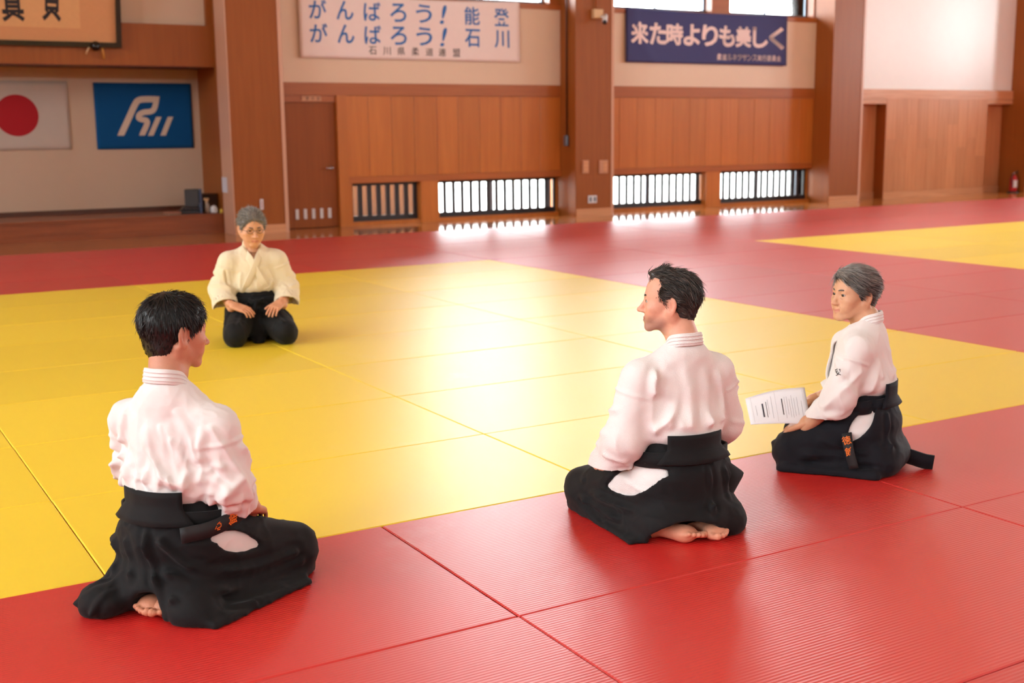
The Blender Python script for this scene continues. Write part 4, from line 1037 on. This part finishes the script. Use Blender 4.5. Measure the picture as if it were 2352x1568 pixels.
def person_b():
    cfg = dict(seed=5, loc=(1.922, -.583), heading=83, label='person with receding dark hair kneeling barefoot, face turned left in profile',
        head=(-.018, .020, .840), hs=.97, head_rot=(math.radians(54), math.radians(3), 0), face=dict(nose=.95, jaw=1.04, age=.9, smile=.005, stubble=1.3), skin=M['skin_b'], brow=M['brow_dark'],
        hair=dict(comb=comb_back, thick=.007, n=6000, len=.034, lift=.18, mess=.16, locks=[((.012, .030, .118), (.0, .082, .098), .020, .010), ((-.02, .02, .118), (-.02, .07, .100), .018, .010)], hairline=.088, recede=True, nape=-.066, lenf=short_low, grey=lambda q: .18 + 0 * q[:, 0]), hair_mat=M['hair_brown'], cloth=M['gi_woven'], hak_mat=M['hakama'],
        neck=(.008, -.03, .712),
        arm_r=dict(sh=(.158, -.012, .568), el=(.215, .02, .37), wr=(.17, .17, .26), cuff=(.205, .12, .265), r=(.074, .072, .072, .070), hand=((.13, .22, .25), (-.5, .8, -.2), (.1, .2, 1))),
        arm_l=dict(sh=(-.158, -.012, .568), el=(-.215, .0, .35), wr=(-.20, .17, .21), cuff=(-.225, .115, .215), lumps=[((-.235, .07, .235), (.065, .08, .075), .03)], r=(.076, .074, .074, .072), hand=((-.18, .23, .20), (.3, .9, -.2), (-.1, .2, 1))),
        jacket=dict(wr=.0015, big=.006, nw=14, aw=.008, na=9, aa=.006, folds=[
            (spline([(-.075, -.125, .60), (-.07, -.14, .53), (-.095, -.13, .45), (-.14, -.10, .40)]), .016, .011), (spline([(-.03, -.13, .61), (-.02, -.145, .52), (-.03, -.155, .42)]), .020, .008),
            (spline([(.06, -.125, .60), (.065, -.14, .52), (.05, -.155, .42)]), .018, .009), (spline([(.12, -.10, .58), (.135, -.09, .50), (.13, -.10, .42)]), .016, .009), (spline([(-.135, -.09, .62), (-.15, -.09, .55), (-.13, -.12, .50)]), .012, .012)]),
        knee_r=(.16, .33, .09), knee_l=(-.20, .33, .09), feet=[((-.085, -.122, .036), (.57, -.82, -.06), (.15, .1, 1), -1), ((.045, -.130, .030), (.12, -1, -.03), (0, .1, 1), 1)],
        hak_add=[(lambda P: ell(P, (.145, -.145, .045), (.055, .060, .055)), .03)],
        hak_sub=[(lambda P: ell(P, (-.065, -.19, .015), (.135, .13, .070), rotm(.5, 0, 0)), .015)],
        slits=[((-.180, -.022, .205), (.075, .130, .052), rotm(0, -.38, 0))], flaps=[((.235, -.10, .20), (.12, -.13, .28), (.13, -.15, .11))],
        hak_folds=[(spline([(.035, -.185, .27), (.04, -.20, .18), (.035, -.20, .09)]), .010, .014), (spline([(-.18, .34, .12), (-.24, .18, .11), (-.22, .02, .10), (-.16, -.12, .10)]), .013, .012), (spline([(-.24, .30, .09), (-.27, .16, .06), (-.22, .02, .05)]), .012, .012), (spline([(-.26, .24, .06), (-.26, .1, .03)]), .012, -.010),
            (spline([(.12, -.16, .24), (.13, -.17, .15)]), .012, .010), (spline([(-.2, .36, .14), (-.25, .24, .14)]), .010, .009)])
    return kneeler(cfg)
def person_c():
    cfg = dict(seed=8, loc=(3.11, -.34), heading=127, w=.92, tz=.96, label='person with grey swept hair kneeling at the right, looking left over a paper',
        head=(.0, .030, .745), head_rot=(math.radians(44), math.radians(4), 0), face=dict(nose=.5, jaw=1.0, age=1.0, smile=.004), skin=M['skin_c'], brow=M['brow_grey'], hs=.97,
        hair=dict(comb=comb_side, thick=.016, locks=[((.030, .062, .096), (-.025, .076, .078), .014, .016), ((-.025, .076, .078), (-.066, .046, .040), .016, .017), ((-.066, .046, .040), (-.080, .010, .020), .017, .014), ((.035, .062, .094), (.066, .048, .040), .012, .010)], n=6500, len=.060, lift=.05, mess=.05, hairline=.078, nape=-.060, wid=.9, tuft=30, lenf=ear_clear, grey=lambda q: .35 + .35 * np.clip((q[:, 2] - .05) * 14, -1, 1)), hair_mat=M['hair_grey'], cloth=M['gi_plain'], hak_mat=M['hakama_navy'],
        neck=(0, -.025, .652), neck_r=.045,
        arm_r=dict(sh=(.145, -.01, .530), el=(.19, .03, .34), wr=(.13, .18, .25), cuff=(.155, .15, .265), r=(.07, .066, .066, .066), hand=((.10, .24, .235), (-.5, .8, -.2), (.1, .2, 1))),
        arm_l=dict(sh=(-.145, -.005, .530), el=(-.190, .05, .335), wr=(-.165, .19, .19), cuff=(-.178, .145, .215), r=(.066, .066, .066, .062), hand=((-.150, .225, .190), (.12, .86, -.42), (-.1, .45, .9))),
        jacket=dict(wr=.003, nw=14, aw=.008, na=10, aa=.006),
        knee_r=(.13, .25, .085), knee_l=(-.15, .25, .085), hak_top=.33, feet=[], slits=[((-.175, -.040, .220), (.06, .034, .085), rotm(0, .55, 0))],
        hak_add=[(lambda P: rbox(P, (-.19, .08, .006), (.045, .20, .012), .010), .03)],
        hak_folds=[(spline([(-.14, .33, .06), (-.22, .18, .05), (-.23, 0, .05), (-.18, -.15, .05)]), .012, -.012), (spline([(-.15, .32, .10), (-.225, .16, .085), (-.22, 0, .09)]), .014, .012), (spline([(-.20, .12, .15), (-.215, .02, .12), (-.20, -.06, .10)]), .012, .008), (spline([(-.12, -.15, .26), (-.15, -.16, .14), (-.18, -.14, .05)]), .012, .012)])
    return kneeler(cfg)
def person_t():
    cfg = dict(seed=12, loc=(1.98, 4.315), heading=-103, w=1.04, label='person with grey hair and glasses kneeling at the back, facing the camera',
        head=(0, .045, .80), head_rot=(math.radians(8), math.radians(-10), 0), face=dict(nose=.9, jaw=1.08, age=.8, eye=.0032), skin=M['skin_t'], brow=M['brow_grey'], hs=1.07,
        hair=dict(comb=comb_back, thick=.015, n=4200, len=.034, lift=.30, mess=.18, hairline=.058, lenf=short_low, nape=-.075, grey=lambda q: .45 + 0 * q[:, 0]), hair_mat=M['hair_silver'], cloth=M['gi_cream'], hak_mat=M['hakama'],
        neck=(0, -.025, .685),
        arm_r=dict(sh=(.165, -.005, .555), el=(.228, .0, .37), wr=(.18, .19, .255), cuff=(.212, .12, .255), r=(.080, .080, .080, .092), hand=((.125, .245, .262), (-.75, .55, -.25), (.1, .3, 1))),
        arm_l=dict(sh=(-.165, -.005, .555), el=(-.228, .0, .37), wr=(-.18, .19, .255), cuff=(-.212, .12, .255), r=(.080, .080, .080, .092), hand=((-.13, .245, .262), (.5, .75, -.25), (-.1, .3, 1))),
        jacket=dict(wr=.003, nw=12, aw=.008, na=12, aa=.008),
        knee_r=(.17, .33, .10), knee_l=(-.17, .33, .10), hem=False, lap=.07, feet=[],
        hak_folds=[(spline([(s * .06, .10, .27), (s * .10, .22, .235), (s * .15, .38, .17)]), .012, .010) for s in (-1, 1)] + [(spline([(s * .16, .10, .24), (s * .22, .22, .18), (s * .23, .36, .10)]), .012, .008) for s in (-1, 1)] + [(spline([(s * .10, .40, .14), (s * .09, .42, .06)]), .012, .008) for s in (-1, 1)])
    return kneeler(cfg)
pa = person_a(); pb = person_b(); pc = person_c(); pt = person_t()

# ================================================================== things on the walls
M['cloth_white'] = mat_cloth('white_banner_cloth', srgb(244, 228, 226), .8, .1, 300, .05)
M['cloth_navy'] = mat_cloth('navy_banner_cloth', srgb(66, 70, 122), .7, .1, 300, .05)
M['cloth_blue'] = mat_cloth('blue_flag_cloth', srgb(0, 84, 148), .8, .1, 300, .05)
M['flag_white'] = mat_cloth('white_flag_cloth', srgb(206, 196, 188), .8, .1, 300, .05)
M['flag_red'] = simple('flag_red_print', srgb(178, 16, 34), .8)
M['print_blue'] = simple('blue_print', srgb(36, 110, 186), .7)
M['print_black'] = simple('black_print', srgb(34, 30, 34), .7)
M['print_pale'] = simple('pale_print', srgb(244, 222, 222), .7)
M['emblem'] = simple('pale_emblem_print', srgb(226, 208, 192), .8)
def hang_cloth(name, x0, x1, z0, z1, y, wave, mat, label, cat, nx=60, nz=18, sag=0.0):
    """cloth hung flat on a wall at depth y; wave(x, z) = how far it stands off"""
    gr = np.array([[(x0 + (x1 - x0) * i / nx, y - wave((i / nx), k / nz), z0 + (z1 - z0) * k / nz - sag * math.sin(math.pi * i / nx) * (k / nz)) for k in range(nz + 1)] for i in range(nx + 1)])
    v, f = sheet(gr, .004); o = np_obj(name, v, f, mat); tag(o, label, cat)
    def put(parts, pm, pname='letter', off=.0045):
        if len(parts) > 1 and pname == 'letter':
            for q in parts: put([q], pm, pname, off)
            return
        V, F = join_vf(parts)
        W = [(x, y - wave((x - x0) / (x1 - x0), (z - z0) / (z1 - z0)) - off, z) for x, z, _ in V]
        return from_py(pname, W, F, pm, o)
    return o, put
def bold(c, x, z, w_, h_, k):
    return join_vf([(glyph(c, x + dx * k, z + dz * k, w_, h_, .006)[0] + np.array([0, 0, 0]), glyph(c, x, z, w_, h_, .006)[1]) for dx, dz in ((0, 0), (1, 0), (-1, 0), (0, 1), (0, -1), (.7, .7), (-.7, .7), (.7, -.7), (-.7, -.7))])
# white banner: two rows of blue words and a small black line
w1 = lambda u, v: .012 + .006 * math.sin(9 * u + 3 * v) + .012 * math.exp(-((u - .06 - .10 * (1 - v)) / .03) ** 2) + .008 * math.exp(-((u - .35 - .03 * v) / .02) ** 2)
o, put = hang_cloth('white_banner', 6.09, 10.04, 2.605, 3.60, 14.010, w1, M['cloth_white'], 'long white banner with two rows of blue writing on the plaster', 'banner', sag=.05)
X1 = [6.404, 6.858, 7.320, 7.772, 8.228, 8.582, 9.118, 9.685]
parts = []
for row, z, s in ((0, 3.335, 'がんばろう!能登'), (1, 2.978, 'がんばろう!石川')):
    for x, c in zip(X1, s):
        if c == '!': parts.append(glyph('!', x, z, .075, .30, .012, 0, .25))
        else: parts.append(glyph(c, x, z, .29, .29, .014))
put(parts, M['print_blue'])
put([glyph(c, x, 2.735, .135, .125, .004) for c, x in zip('石川県柔道連盟', [7.309, 7.555, 7.81, 8.064, 8.317, 8.553, 8.814])], M['print_black'])
# navy banner
w2 = lambda u, v: .014 + .007 * math.sin(7 * u + 4 * v + 1) + .014 * math.exp(-((u - .05 - .12 * (1 - v) ** 2) / .025) ** 2) + .008 * math.exp(-((u - .52 + .1 * v) / .03) ** 2)
o, put = hang_cloth('navy_banner', 12.25, 16.11, 2.65, 3.60, 14.010, w2, M['cloth_navy'], 'navy blue banner with pale pink writing below the high windows', 'banner', sag=.03)
put([bold(c, x, 3.168, .36, .36 if c != 'く' else .40, .014) for c, x in zip('来た時よりも美しく', [12.557, 12.974, 13.354, 13.749, 14.178, 14.588, 14.993, 15.421, 15.842])], M['print_pale'])
put([bold(c, 14.42 + i * .1235, 2.785, .108, .112, .003) for i, c in enumerate('柔道ルネッサンス実行委員会')], M['print_pale'])
# flags in the alcove
w3 = lambda u, v: .010 + .004 * math.sin(5 * u + 2 * v)
o, put = hang_cloth('national_flag', 1.36, 2.885, 1.25, 2.26, 15.36, w3, M['flag_white'], 'white flag with a red disc hanging in the alcove', 'flag', 30, 14)
cx, cz = 2.14, 1.757
th = np.linspace(0, 2 * math.pi, 49)[:-1]
put([(np.array([(cx, cz, 0)] + [(cx + .305 * math.cos(t), cz + .305 * math.sin(t), 0) for t in th]), [(0, 1 + i, 1 + (i + 1) % 48) for i in range(48)])], M['flag_red'], 'disc')
o, put = hang_cloth('blue_flag', 3.262, 4.758, 1.24, 2.245, 15.36, w3, M['cloth_blue'], 'blue flag with a pale slanted emblem hanging in the alcove', 'flag', 30, 14)
def stroke(pts, wd):
    p = [np.array(q, float) for q in pts]; V = []; F = []
    for i, q in enumerate(p):
        t = p[min(i + 1, len(p) - 1)] - p[max(i - 1, 0)]; t /= np.linalg.norm(t); n = np.array([-t[1], t[0]])
        if i in (0, len(p) - 1): n = np.array([1.0, 0]) * np.sign(n[0] or 1) if abs(t[1]) > .3 else n
        V += [(*(q + n * wd / 2), 0), (*(q - n * wd / 2), 0)]
    for i in range(len(p) - 1): F.append((2 * i, 2 * i + 1, 2 * i + 3, 2 * i + 2))
    return np.array(V), F
sm = lambda pts: [tuple(q) for q in spline([(a, b, 0) for a, b in pts], 6)]
sm2 = lambda pts: [(q[0], q[1]) for q in sm(pts)]
put([stroke(sm2([(3.62, 1.445), (3.75, 1.69), (3.875, 1.925), (3.935, 1.985), (4.03, 2.0), (4.205, 2.0)]), .095), stroke(sm2([(4.215, 2.045), (4.19, 1.93), (4.155, 1.845), (4.10, 1.812), (4.0, 1.80), (3.93, 1.765), (3.915, 1.715), (3.96, 1.69), (4.03, 1.675), (4.035, 1.62), (3.945, 1.445)]), .085),
     stroke([(4.227, 1.73), (4.081, 1.44)], .085), stroke([(4.41, 1.73), (4.275, 1.44)], .085)], M['emblem'], 'emblem')
# framed calligraphy leaning out over the beam
fr = tag(empty('framed_calligraphy', (2.0, 14.14, 2.69)), 'large framed calligraphy in a black frame above the alcove', 'picture')
fr.rotation_euler = (math.radians(9), 0, 0)
def fpart(n, x0, x1, y0, y1, z0, z1, m): return box(n, x0 - 2.0, x1 - 2.0, y0, y1, z0, z1, m, fr)
for n, a, b, c, d in (('frame_bar', .35, 3.435, 0, .07), ('frame_bar', .35, 3.435, 1.12, 1.19), ('frame_bar', .35, .42, .07, 1.12), ('frame_bar', 3.365, 3.435, .07, 1.12)): fpart(n, a, b, -.05, .02, c, d, M['black_lacquer'])
fpart('mount', .42, 3.365, -.01, .0, .07, 1.12, simple('mount_silk', srgb(206, 148, 100), .7, noise=.06)); fpart('paper', .66, 2.88, -.013, -.01, .25, .94, simple('aged_paper', srgb(216, 164, 112), .8, noise=.06))
parts = [glyph('真', -.0, .575, .29, .52, .022, .03), glyph('貝', .51, .585, .25, .50, .026, -.04), glyph('心', -.55, .575, .30, .48, .022), glyph('和', -1.05, .575, .30, .50, .022)]
for V, F in parts: from_py('letter', [(x, -.0155, z) for x, z, _ in V], F, M['print_black'], fr)
kn = fpart('frame_cord', 0, .1, 0, .1, 0, .1, M['black_lacquer']); bpy.data.objects.remove(kn)
lathe('cord_knot', [(0, -.035), (.03, -.015), (.07, 0), (.03, .02), (0, .04)], M['black_lacquer'], fr, 10, (1.07, -.06, .02), Matrix.Rotation(math.pi / 2, 3, 'X'))
tube('cord_tassel', [(1.16, -.05, -.01), (1.18, -.04, -.09), (1.19, -.03, -.16)], .014, simple('gold_cord', srgb(196, 132, 50), .6), fr, 6); tube('cord_tassel', [(.98, -.05, .0), (.95, -.04, -.06), (.94, -.03, -.1)], .010, M['cream_plastic'], fr, 6)
# security camera with its conduit
c = tag(empty('security_camera', (11.29, YP, 3.40)), 'small white security camera on a beige box on the middle pillar', 'camera')
box('junction_box', -.09, .10, -.09, 0, -.07, .085, M['cream_plastic'], c, .008); tube('conduit', [(-.02, -.03, .085), (-.02, -.03, 2.9)], .014, M['rail'], c, 8)
tube('arm', [(.05, -.08, -.03), (.07, -.12, -.05), (.09, -.15, -.06)], .016, M['white_plastic'], c, 8); tube('body', [(.13, -.10, -.02), (.05, -.20, -.13)], .042, M['white_plastic'], c, 14); tube('lens_hood', [(.05, -.20, -.13), (.035, -.22, -.15)], .036, M['black_metal'], c, 12)
# switch plates, outlets, thermometer, notice
def plate(name, x0, x1, z0, z1, y, mat, label, cat, n=0, group=None):
    r = tag(empty(name, ((x0 + x1) / 2, y, (z0 + z1) / 2)), label, cat, group); w_, h_ = (x1 - x0) / 2, (z1 - z0) / 2
    box('cover', -w_, w_, -.018, 0, -h_, h_, mat, r, .004); return r, w_, h_
r, w_, h_ = plate('wall_panel', 11.01, 11.14, .715, .94, YP, M['beige_plastic'], 'left of two small wood-coloured wall panels on the middle pillar', 'panel'); box('door_flap', -w_ * .75, w_ * .75, -.026, -.018, -h_ * .8, h_ * .8, M['rail_pale'], r, .003)
r, w_, h_ = plate('wall_panel', 11.36, 11.545, .705, .935, YP, M['beige_plastic'], 'right of two small wood-coloured wall panels on the middle pillar', 'panel'); box('door_flap', -w_ * .1, w_ * .8, -.026, -.018, -h_ * .8, h_ * .8, M['rail_pale'], r, .003); box('door_flap', -w_ * .8, -w_ * .15, -.026, -.018, -h_ * .8, h_ * .8, M['beige_plastic'], r, .003)
r, w_, h_ = plate('wall_outlet', 11.13, 11.31, .195, .325, YP, M['white_plastic'], 'white double wall outlet low on the middle pillar', 'outlet')
for k in (-1, 1): box('socket', k * .045 - .026, k * .045 + .026, -.022, -.018, -.04, .04, M['grey_metal'], r, .002)
r, w_, h_ = plate('thermometer', 5.19, 5.24, .33, .485, YP, M['white_plastic'], 'small white thermometer on the pillar behind the grey-haired person', 'thermometer'); tube('glass_tube', [(0, -.021, -.06), (0, -.021, .06)], .004, M['flag_red'], r, 6)
n_ = tag(box('notice', -.003, 0, -.125, .125, -.115, .115, simple('notice_paper', srgb(214, 214, 226), .7)), 'white paper notice on the side of the left pillar', 'notice'); n_.location = (4.786, 13.93, .70)
# conduit with a switch on the middle pillar's side
c = tag(empty('wall_conduit', (10.866, 13.80, 1.28)), 'brown conduit ending in a grey switch on the pillar side', 'conduit')
tube('pipe', [(-.014, 0, .06), (-.014, 0, 4.9)], .016, M['dark_wood'], c, 8); box('switch_box', -.05, 0, -.05, .05, -.09, .09, M['grey_metal'], c, .006)
# fire extinguisher at the far right
ex = tag(empty('fire_extinguisher', (22.80, 13.72, FLOORZ)), 'red fire extinguisher standing on the floor at the far right', 'extinguisher')
red = simple('extinguisher_red', srgb(186, 24, 34), .3)
lathe('cylinder', [(.0, .02), (.075, .02), (.082, .04), (.082, .30), (.06, .36), (.03, .385), (.0, .39)], red, ex, 20); lathe('neck', [(0, .385), (.022, .385), (.022, .43), (.03, .435), (.03, .45), (0, .455)], M['chrome'], ex, 14)
tube('handle', [(0, 0, .45), (.05, -.02, .47), (.11, -.03, .475)], .010, M['black_metal'], ex, 6); tube('handle', [(0, 0, .43), (.06, -.02, .43), (.10, -.03, .425)], .009, M['black_metal'], ex, 6)
tube('hose', [(-.03, 0, .43), (-.10, -.03, .40), (-.11, -.04, .25), (-.09, -.04, .12)], .012, M['black_metal'], ex, 8); v = [(.083 * math.sin(a), -.0835 * math.cos(a), z) for a in np.linspace(-.9, .9, 9) for z in (.12, .28)]
from_py('label_sticker', v, [(2 * i, 2 * i + 2, 2 * i + 3, 2 * i + 1) for i in range(8)], M['white_plastic'], ex); lathe('stand', [(0, 0), (.13, 0), (.13, .02), (.09, .03), (0, .03)], M['black_metal'], ex, 18)

# ---- things left on the stage
SZ = .2655
fc = tag(empty('folding_seat', (4.41, 14.40, SZ), math.radians(-12)), 'black legless floor chair with dark blue side frame on the stage', 'chair')
blue = simple('dark_blue_frame', srgb(66, 78, 108), .5)
box('seat', -.16, .10, -.16, .16, .05, .10, M['black_metal'], fc, .015); b_ = box('backrest', -.10, .12, -.03, .02, 0, .30, M['black_metal'], fc, .012); b_.location = (0, .12, .06); b_.rotation_euler = (math.radians(-8), 0, 0)
box('side_frame', .10, .135, -.17, .17, 0, .14, blue, fc, .006); box('side_frame', .12, .155, .06, .15, .0, .36, blue, fc, .006); box('side_frame', -.19, -.16, -.16, .16, 0, .06, M['black_metal'], fc, .006); box('base', -.17, .11, -.15, .15, 0, .05, M['black_metal'], fc, .004)
bk = tag(empty('woven_box', (4.74, 14.75, SZ)), 'dark brown box standing in the corner of the stage', 'box'); bw_ = simple('dark_box_wood', srgb(66, 38, 22), .6, noise=.15)
box('body', -.13, .12, -.14, .14, 0, .24, bw_, bk, .006); box('lid', -.135, .125, -.145, .145, .24, .275, bw_, bk, .006)
bt = tag(empty('spray_bottle', (4.62, 14.33, SZ)), 'clear spray bottle with a pale head on the stage', 'bottle'); gl = simple('cloudy_plastic', srgb(176, 160, 146), .25)
lathe('bottle_body', [(0, 0), (.04, 0), (.042, .02), (.042, .09), (.03, .13), (.014, .16), (.014, .18), (0, .18)], gl, bt, 16); lathe('collar', [(0, .175), (.02, .175), (.02, .195), (0, .195)], M['cream_plastic'], bt, 12); box('spray_head', -.05, .03, -.014, .014, .195, .225, M['cream_plastic'], bt, .006); box('trigger', -.03, -.018, -.008, .008, .14, .195, M['cream_plastic'], bt, .003)
def crumple(name, c, r, mat, label, cat, seed):
    G = Grid(np.array(c) - .14, np.array(c) + .14, .009); d = ell(G.P, c, r); d = np.maximum(d, f4(SZ) - G.P[2]); V, F = polygonise(G, d); V = fold(V, F, [], .010, (40, 40, 40), seed, .012, 25); V[:, 2] = np.maximum(V[:, 2], SZ)
    o = np_obj(name, V - np.array([c[0], c[1], SZ]), F, mat); o.location = (c[0], c[1], SZ); tag(o, label, cat)
crumple('plastic_bag', (4.70, 14.25, SZ + .04), (.055, .05, .075), M['white_plastic'], 'crumpled white plastic bag on the stage edge', 'bag', 3.0)
crumple('yellow_cloth', (4.815, 14.20, SZ + .015), (.045, .04, .045), simple('yellow_cloth', srgb(222, 190, 80), .8), 'crumpled yellow cloth beside the white bag on stage', 'cloth', 6.0)
mg = tag(empty('magazine_stack', (4.06, 14.28, SZ), .1), 'small stack of papers lying on the stage', 'papers')
for k in range(3): box('booklet', -.10 + .006 * k, .09 + .004 * k, -.13, .13, .014 * k, .014 * k + .012, simple('booklet_cover', srgb(150 + 14 * k, 122, 100), .6), mg, .002)

# ================================================================== small things on the people
def decal(person, surf, centre, direction, up, parts, mat, name, off=.0025, parent=None):
    """project flat shapes (x, z) onto a cloth surface along a direction (person's frame)"""
    d_ = np.array(direction, float); d_ /= np.linalg.norm(d_); u = np.array(up, float); u = u - d_ * (u @ d_); u /= np.linalg.norm(u); r = np.cross(d_, u)
    V, F = join_vf(parts); W = []
    for x, y, _ in V:
        o_ = np.array(centre) + r * x + u * y; h = surf.ray(o_ - d_ * .25, d_); W.append((h[0] - d_ * off) if h is not None else o_)
    return from_py(name, W, F, mat, parent or person)
A_, Aj, Ah, Ajs, Ahs = pa; B_, Bj, Bh, Bjs, Bhs = pb; C_, Cj, Ch, Cjs, Chs = pc; T_, Tj, Th, Tjs, Ths = pt
def belt_end(parent, surf_pts, ups, wid, text, tpos, tscale, flip=1, tdir=0):
    pts = spline(surf_pts, 5); v, f = band(pts, ups, wid, .006); o = np_obj('belt_end', v, f, M['belt'], parent); return o
# black belt end with orange characters at the hip of the nearest person
e0, e1, e2 = np.array([.205, .02, .285]), np.array([.185, -.09, .270]), np.array([.125, -.165, .262])
o = belt_end(Ah, [e0 + np.array([-.01, .07, .01]), e0, e1, e2], (0, .1, 1), .048, '', 0, 0)
fx = (e1 - e0) / np.linalg.norm(e1 - e0); upv = np.array([0, .1, 1.0]); nn = np.cross(fx, upv); nn /= np.linalg.norm(nn); nn = nn if nn[0] > 0 else -nn
parts = []
for ch, t, s_ in (('館', .30, .036), ('心', .85, .026)):
    V, F = glyph(ch, 0, 0, s_, s_, .012); ctr = e0 + (e1 - e0) * t + nn * .0075
    from_py('lettering', [ctr + (fx * y + upv * x) * 1.0 for x, y, _ in V], F, M['orange_thread'], o)
# hanging belt end with orange characters at the right-hand person
q0, q1, q2 = np.array([-.205, .015, .185]), np.array([-.236, .0, .125]), np.array([-.245, -.025, .045])
o = belt_end(Ch, [q0, q1, q2], (.3, 1.0, .1), .042, '', 0, 0)
ax_ = (q2 - q1) / np.linalg.norm(q2 - q1); sx_ = np.array([.1, -1.0, -.1]); sx_ = sx_ - ax_ * (sx_ @ ax_); sx_ /= np.linalg.norm(sx_); on = np.cross(sx_, ax_); on = on if on[0] < 0 else -on
for ch, t in (('徳', -.45), ('館', .12)):
    V, F = glyph(ch, 0, 0, .036, .036, .010); ctr = q1 + (q2 - q1) * t + on * .0055
    from_py('lettering', [ctr + sx_ * x - ax_ * y for x, y, _ in V], F, M['orange_thread'], o)
decal(C_, Cjs, (-.19, .055, .445), (1, -.05, -.1), (0, .25, 1), [glyph('安', 0, 0, .026, .030, .010)], M['black_thread'], 'sleeve_embroidery', .003, Cj)
# loose strap end behind the right-hand person
v, f = band(spline([(-.03, -.16, .07), (.0, -.22, .055), (.015, -.285, .035), (.02, -.325, .03)], 5), (-.2, .2, 1), [.06, .062, .064, .066, .066, .066, .066, .066, .066, .066, .066, .066, .066, .066, .066, .066][:16], .012); np_obj('strap_end', v, f, M['hakama_navy'], Ch)
# white triangles of the belt mark on the middle person
decal(B_, Bhs, (-.165, -.075, .268), (.86, .5, 0), (0, 0, 1), [(np.array([(-.014, -.012, 0), (.014, -.012, 0), (0, .014, 0)]), [(0, 1, 2)])], M['print_pale'], 'belt_mark', .014, Bh)
# glasses of the person at the back
hc, hR, hs_ = np.array((0, .045, .80)), rotm(math.radians(8), math.radians(-10), 0), 1.07
gl_ = []
for sg in (-1, 1):
    ring = [(sg * .031 + .021 * math.cos(a), .096 - .004 * abs(math.cos(a)), -.002 + .0155 * math.sin(a)) for a in np.linspace(0, 2 * math.pi, 17)]
    tube('lens_rim', [np.array(q) * hs_ @ hR.T + hc for q in ring], .0014, M['black_metal'], T_, 5)
    tube('temple_arm', [np.array(q) * hs_ @ hR.T + hc for q in ((sg * .052, .092, .0), (sg * .074, .07, .002), (sg * .080, .0, .0), (sg * .079, -.02, -.012))], .0014, M['black_metal'], T_, 5)
tube('bridge', [np.array(q) * hs_ @ hR.T + hc for q in ((-.010, .098, .0), (0, .101, .002), (.010, .098, .0))], .0014, M['black_metal'], T_, 5)
# tied strap at the waist of the person at the back
v, f = band(spline([(-.05, .128, .295), (-.02, .150, .285), (.0, .152, .290), (.025, .150, .283), (.055, .128, .297)], 4), (0, .2, 1), .030, .012); np_obj('strap_knot', v, f, M['hakama'], Th)
v, f = band(spline([(.0, .155, .285), (.012, .168, .255), (.020, .185, .225)], 4), (1, .2, 0), .026, .008); np_obj('strap_knot', v, f, M['hakama'], Th)
# sheet of paper in the hand
BR = np.array([2.882, -.299, .200]); ul = np.array([-.84, .54, -.01]); ul /= np.linalg.norm(ul); uu = np.array([.36, .62, .62]); uu = uu - ul * (uu @ ul); uu /= np.linalg.norm(uu); un = np.cross(uu, ul)
pw, ph = .256, .196
bend = lambda s, t: .020 * math.sin(math.pi * s) * (.3 + .7 * t) - .02 * s * t
gr = np.array([[BR + ul * pw * i / 16 + uu * ph * j / 10 + un * bend(i / 16, j / 10) + np.array([.0, .0, -.035]) * (i / 16) * (j / 10) for j in range(11)] for i in range(17)])
v, f = sheet(gr, .0006); paper = np_obj('paper_sheet', v - BR, f, simple('printer_paper', srgb(240, 240, 246), .6)); paper.location = BR; tag(paper, 'white sheet with printed columns held above the knees', 'paper')
def on_paper(s, t): return ul * pw * s + uu * ph * t + un * (bend(s, t) + .0014) + np.array([.0, .0, -.035]) * s * t
parts = []; rg = np.random.RandomState(2); ink = simple('faint_print', srgb(150, 150, 160), .7); ink2 = simple('dark_print', srgb(70, 70, 80), .7)
def bar(s0, s1, t0, t1):
    n = 6; V = [];
    for k in range(n + 1): V += [on_paper(s0, t0 + (t1 - t0) * k / n), on_paper(s1, t0 + (t1 - t0) * k / n)]
    return np.array(V), [(2 * k, 2 * k + 1, 2 * k + 3, 2 * k + 2) for k in range(n)]
for s in (.10, .17, .22, .26, .30, .34, .38, .60, .66, .86): parts.append(bar(s, s + .004, .12 + rg.rand() * .2, .62 + rg.rand() * .28))
parts += [bar(.53, .532, .06, .95), bar(.92, .922, .06, .95), bar(.06, .062, .06, .95)]
V, F = join_vf(parts); from_py('print', V, F, ink, paper)
V, F = join_vf([bar(.42, .435, .25, .72), bar(.74, .765, .22, .66), bar(.69, .698, .2, .7)]); from_py('print', V, F, ink2, paper)
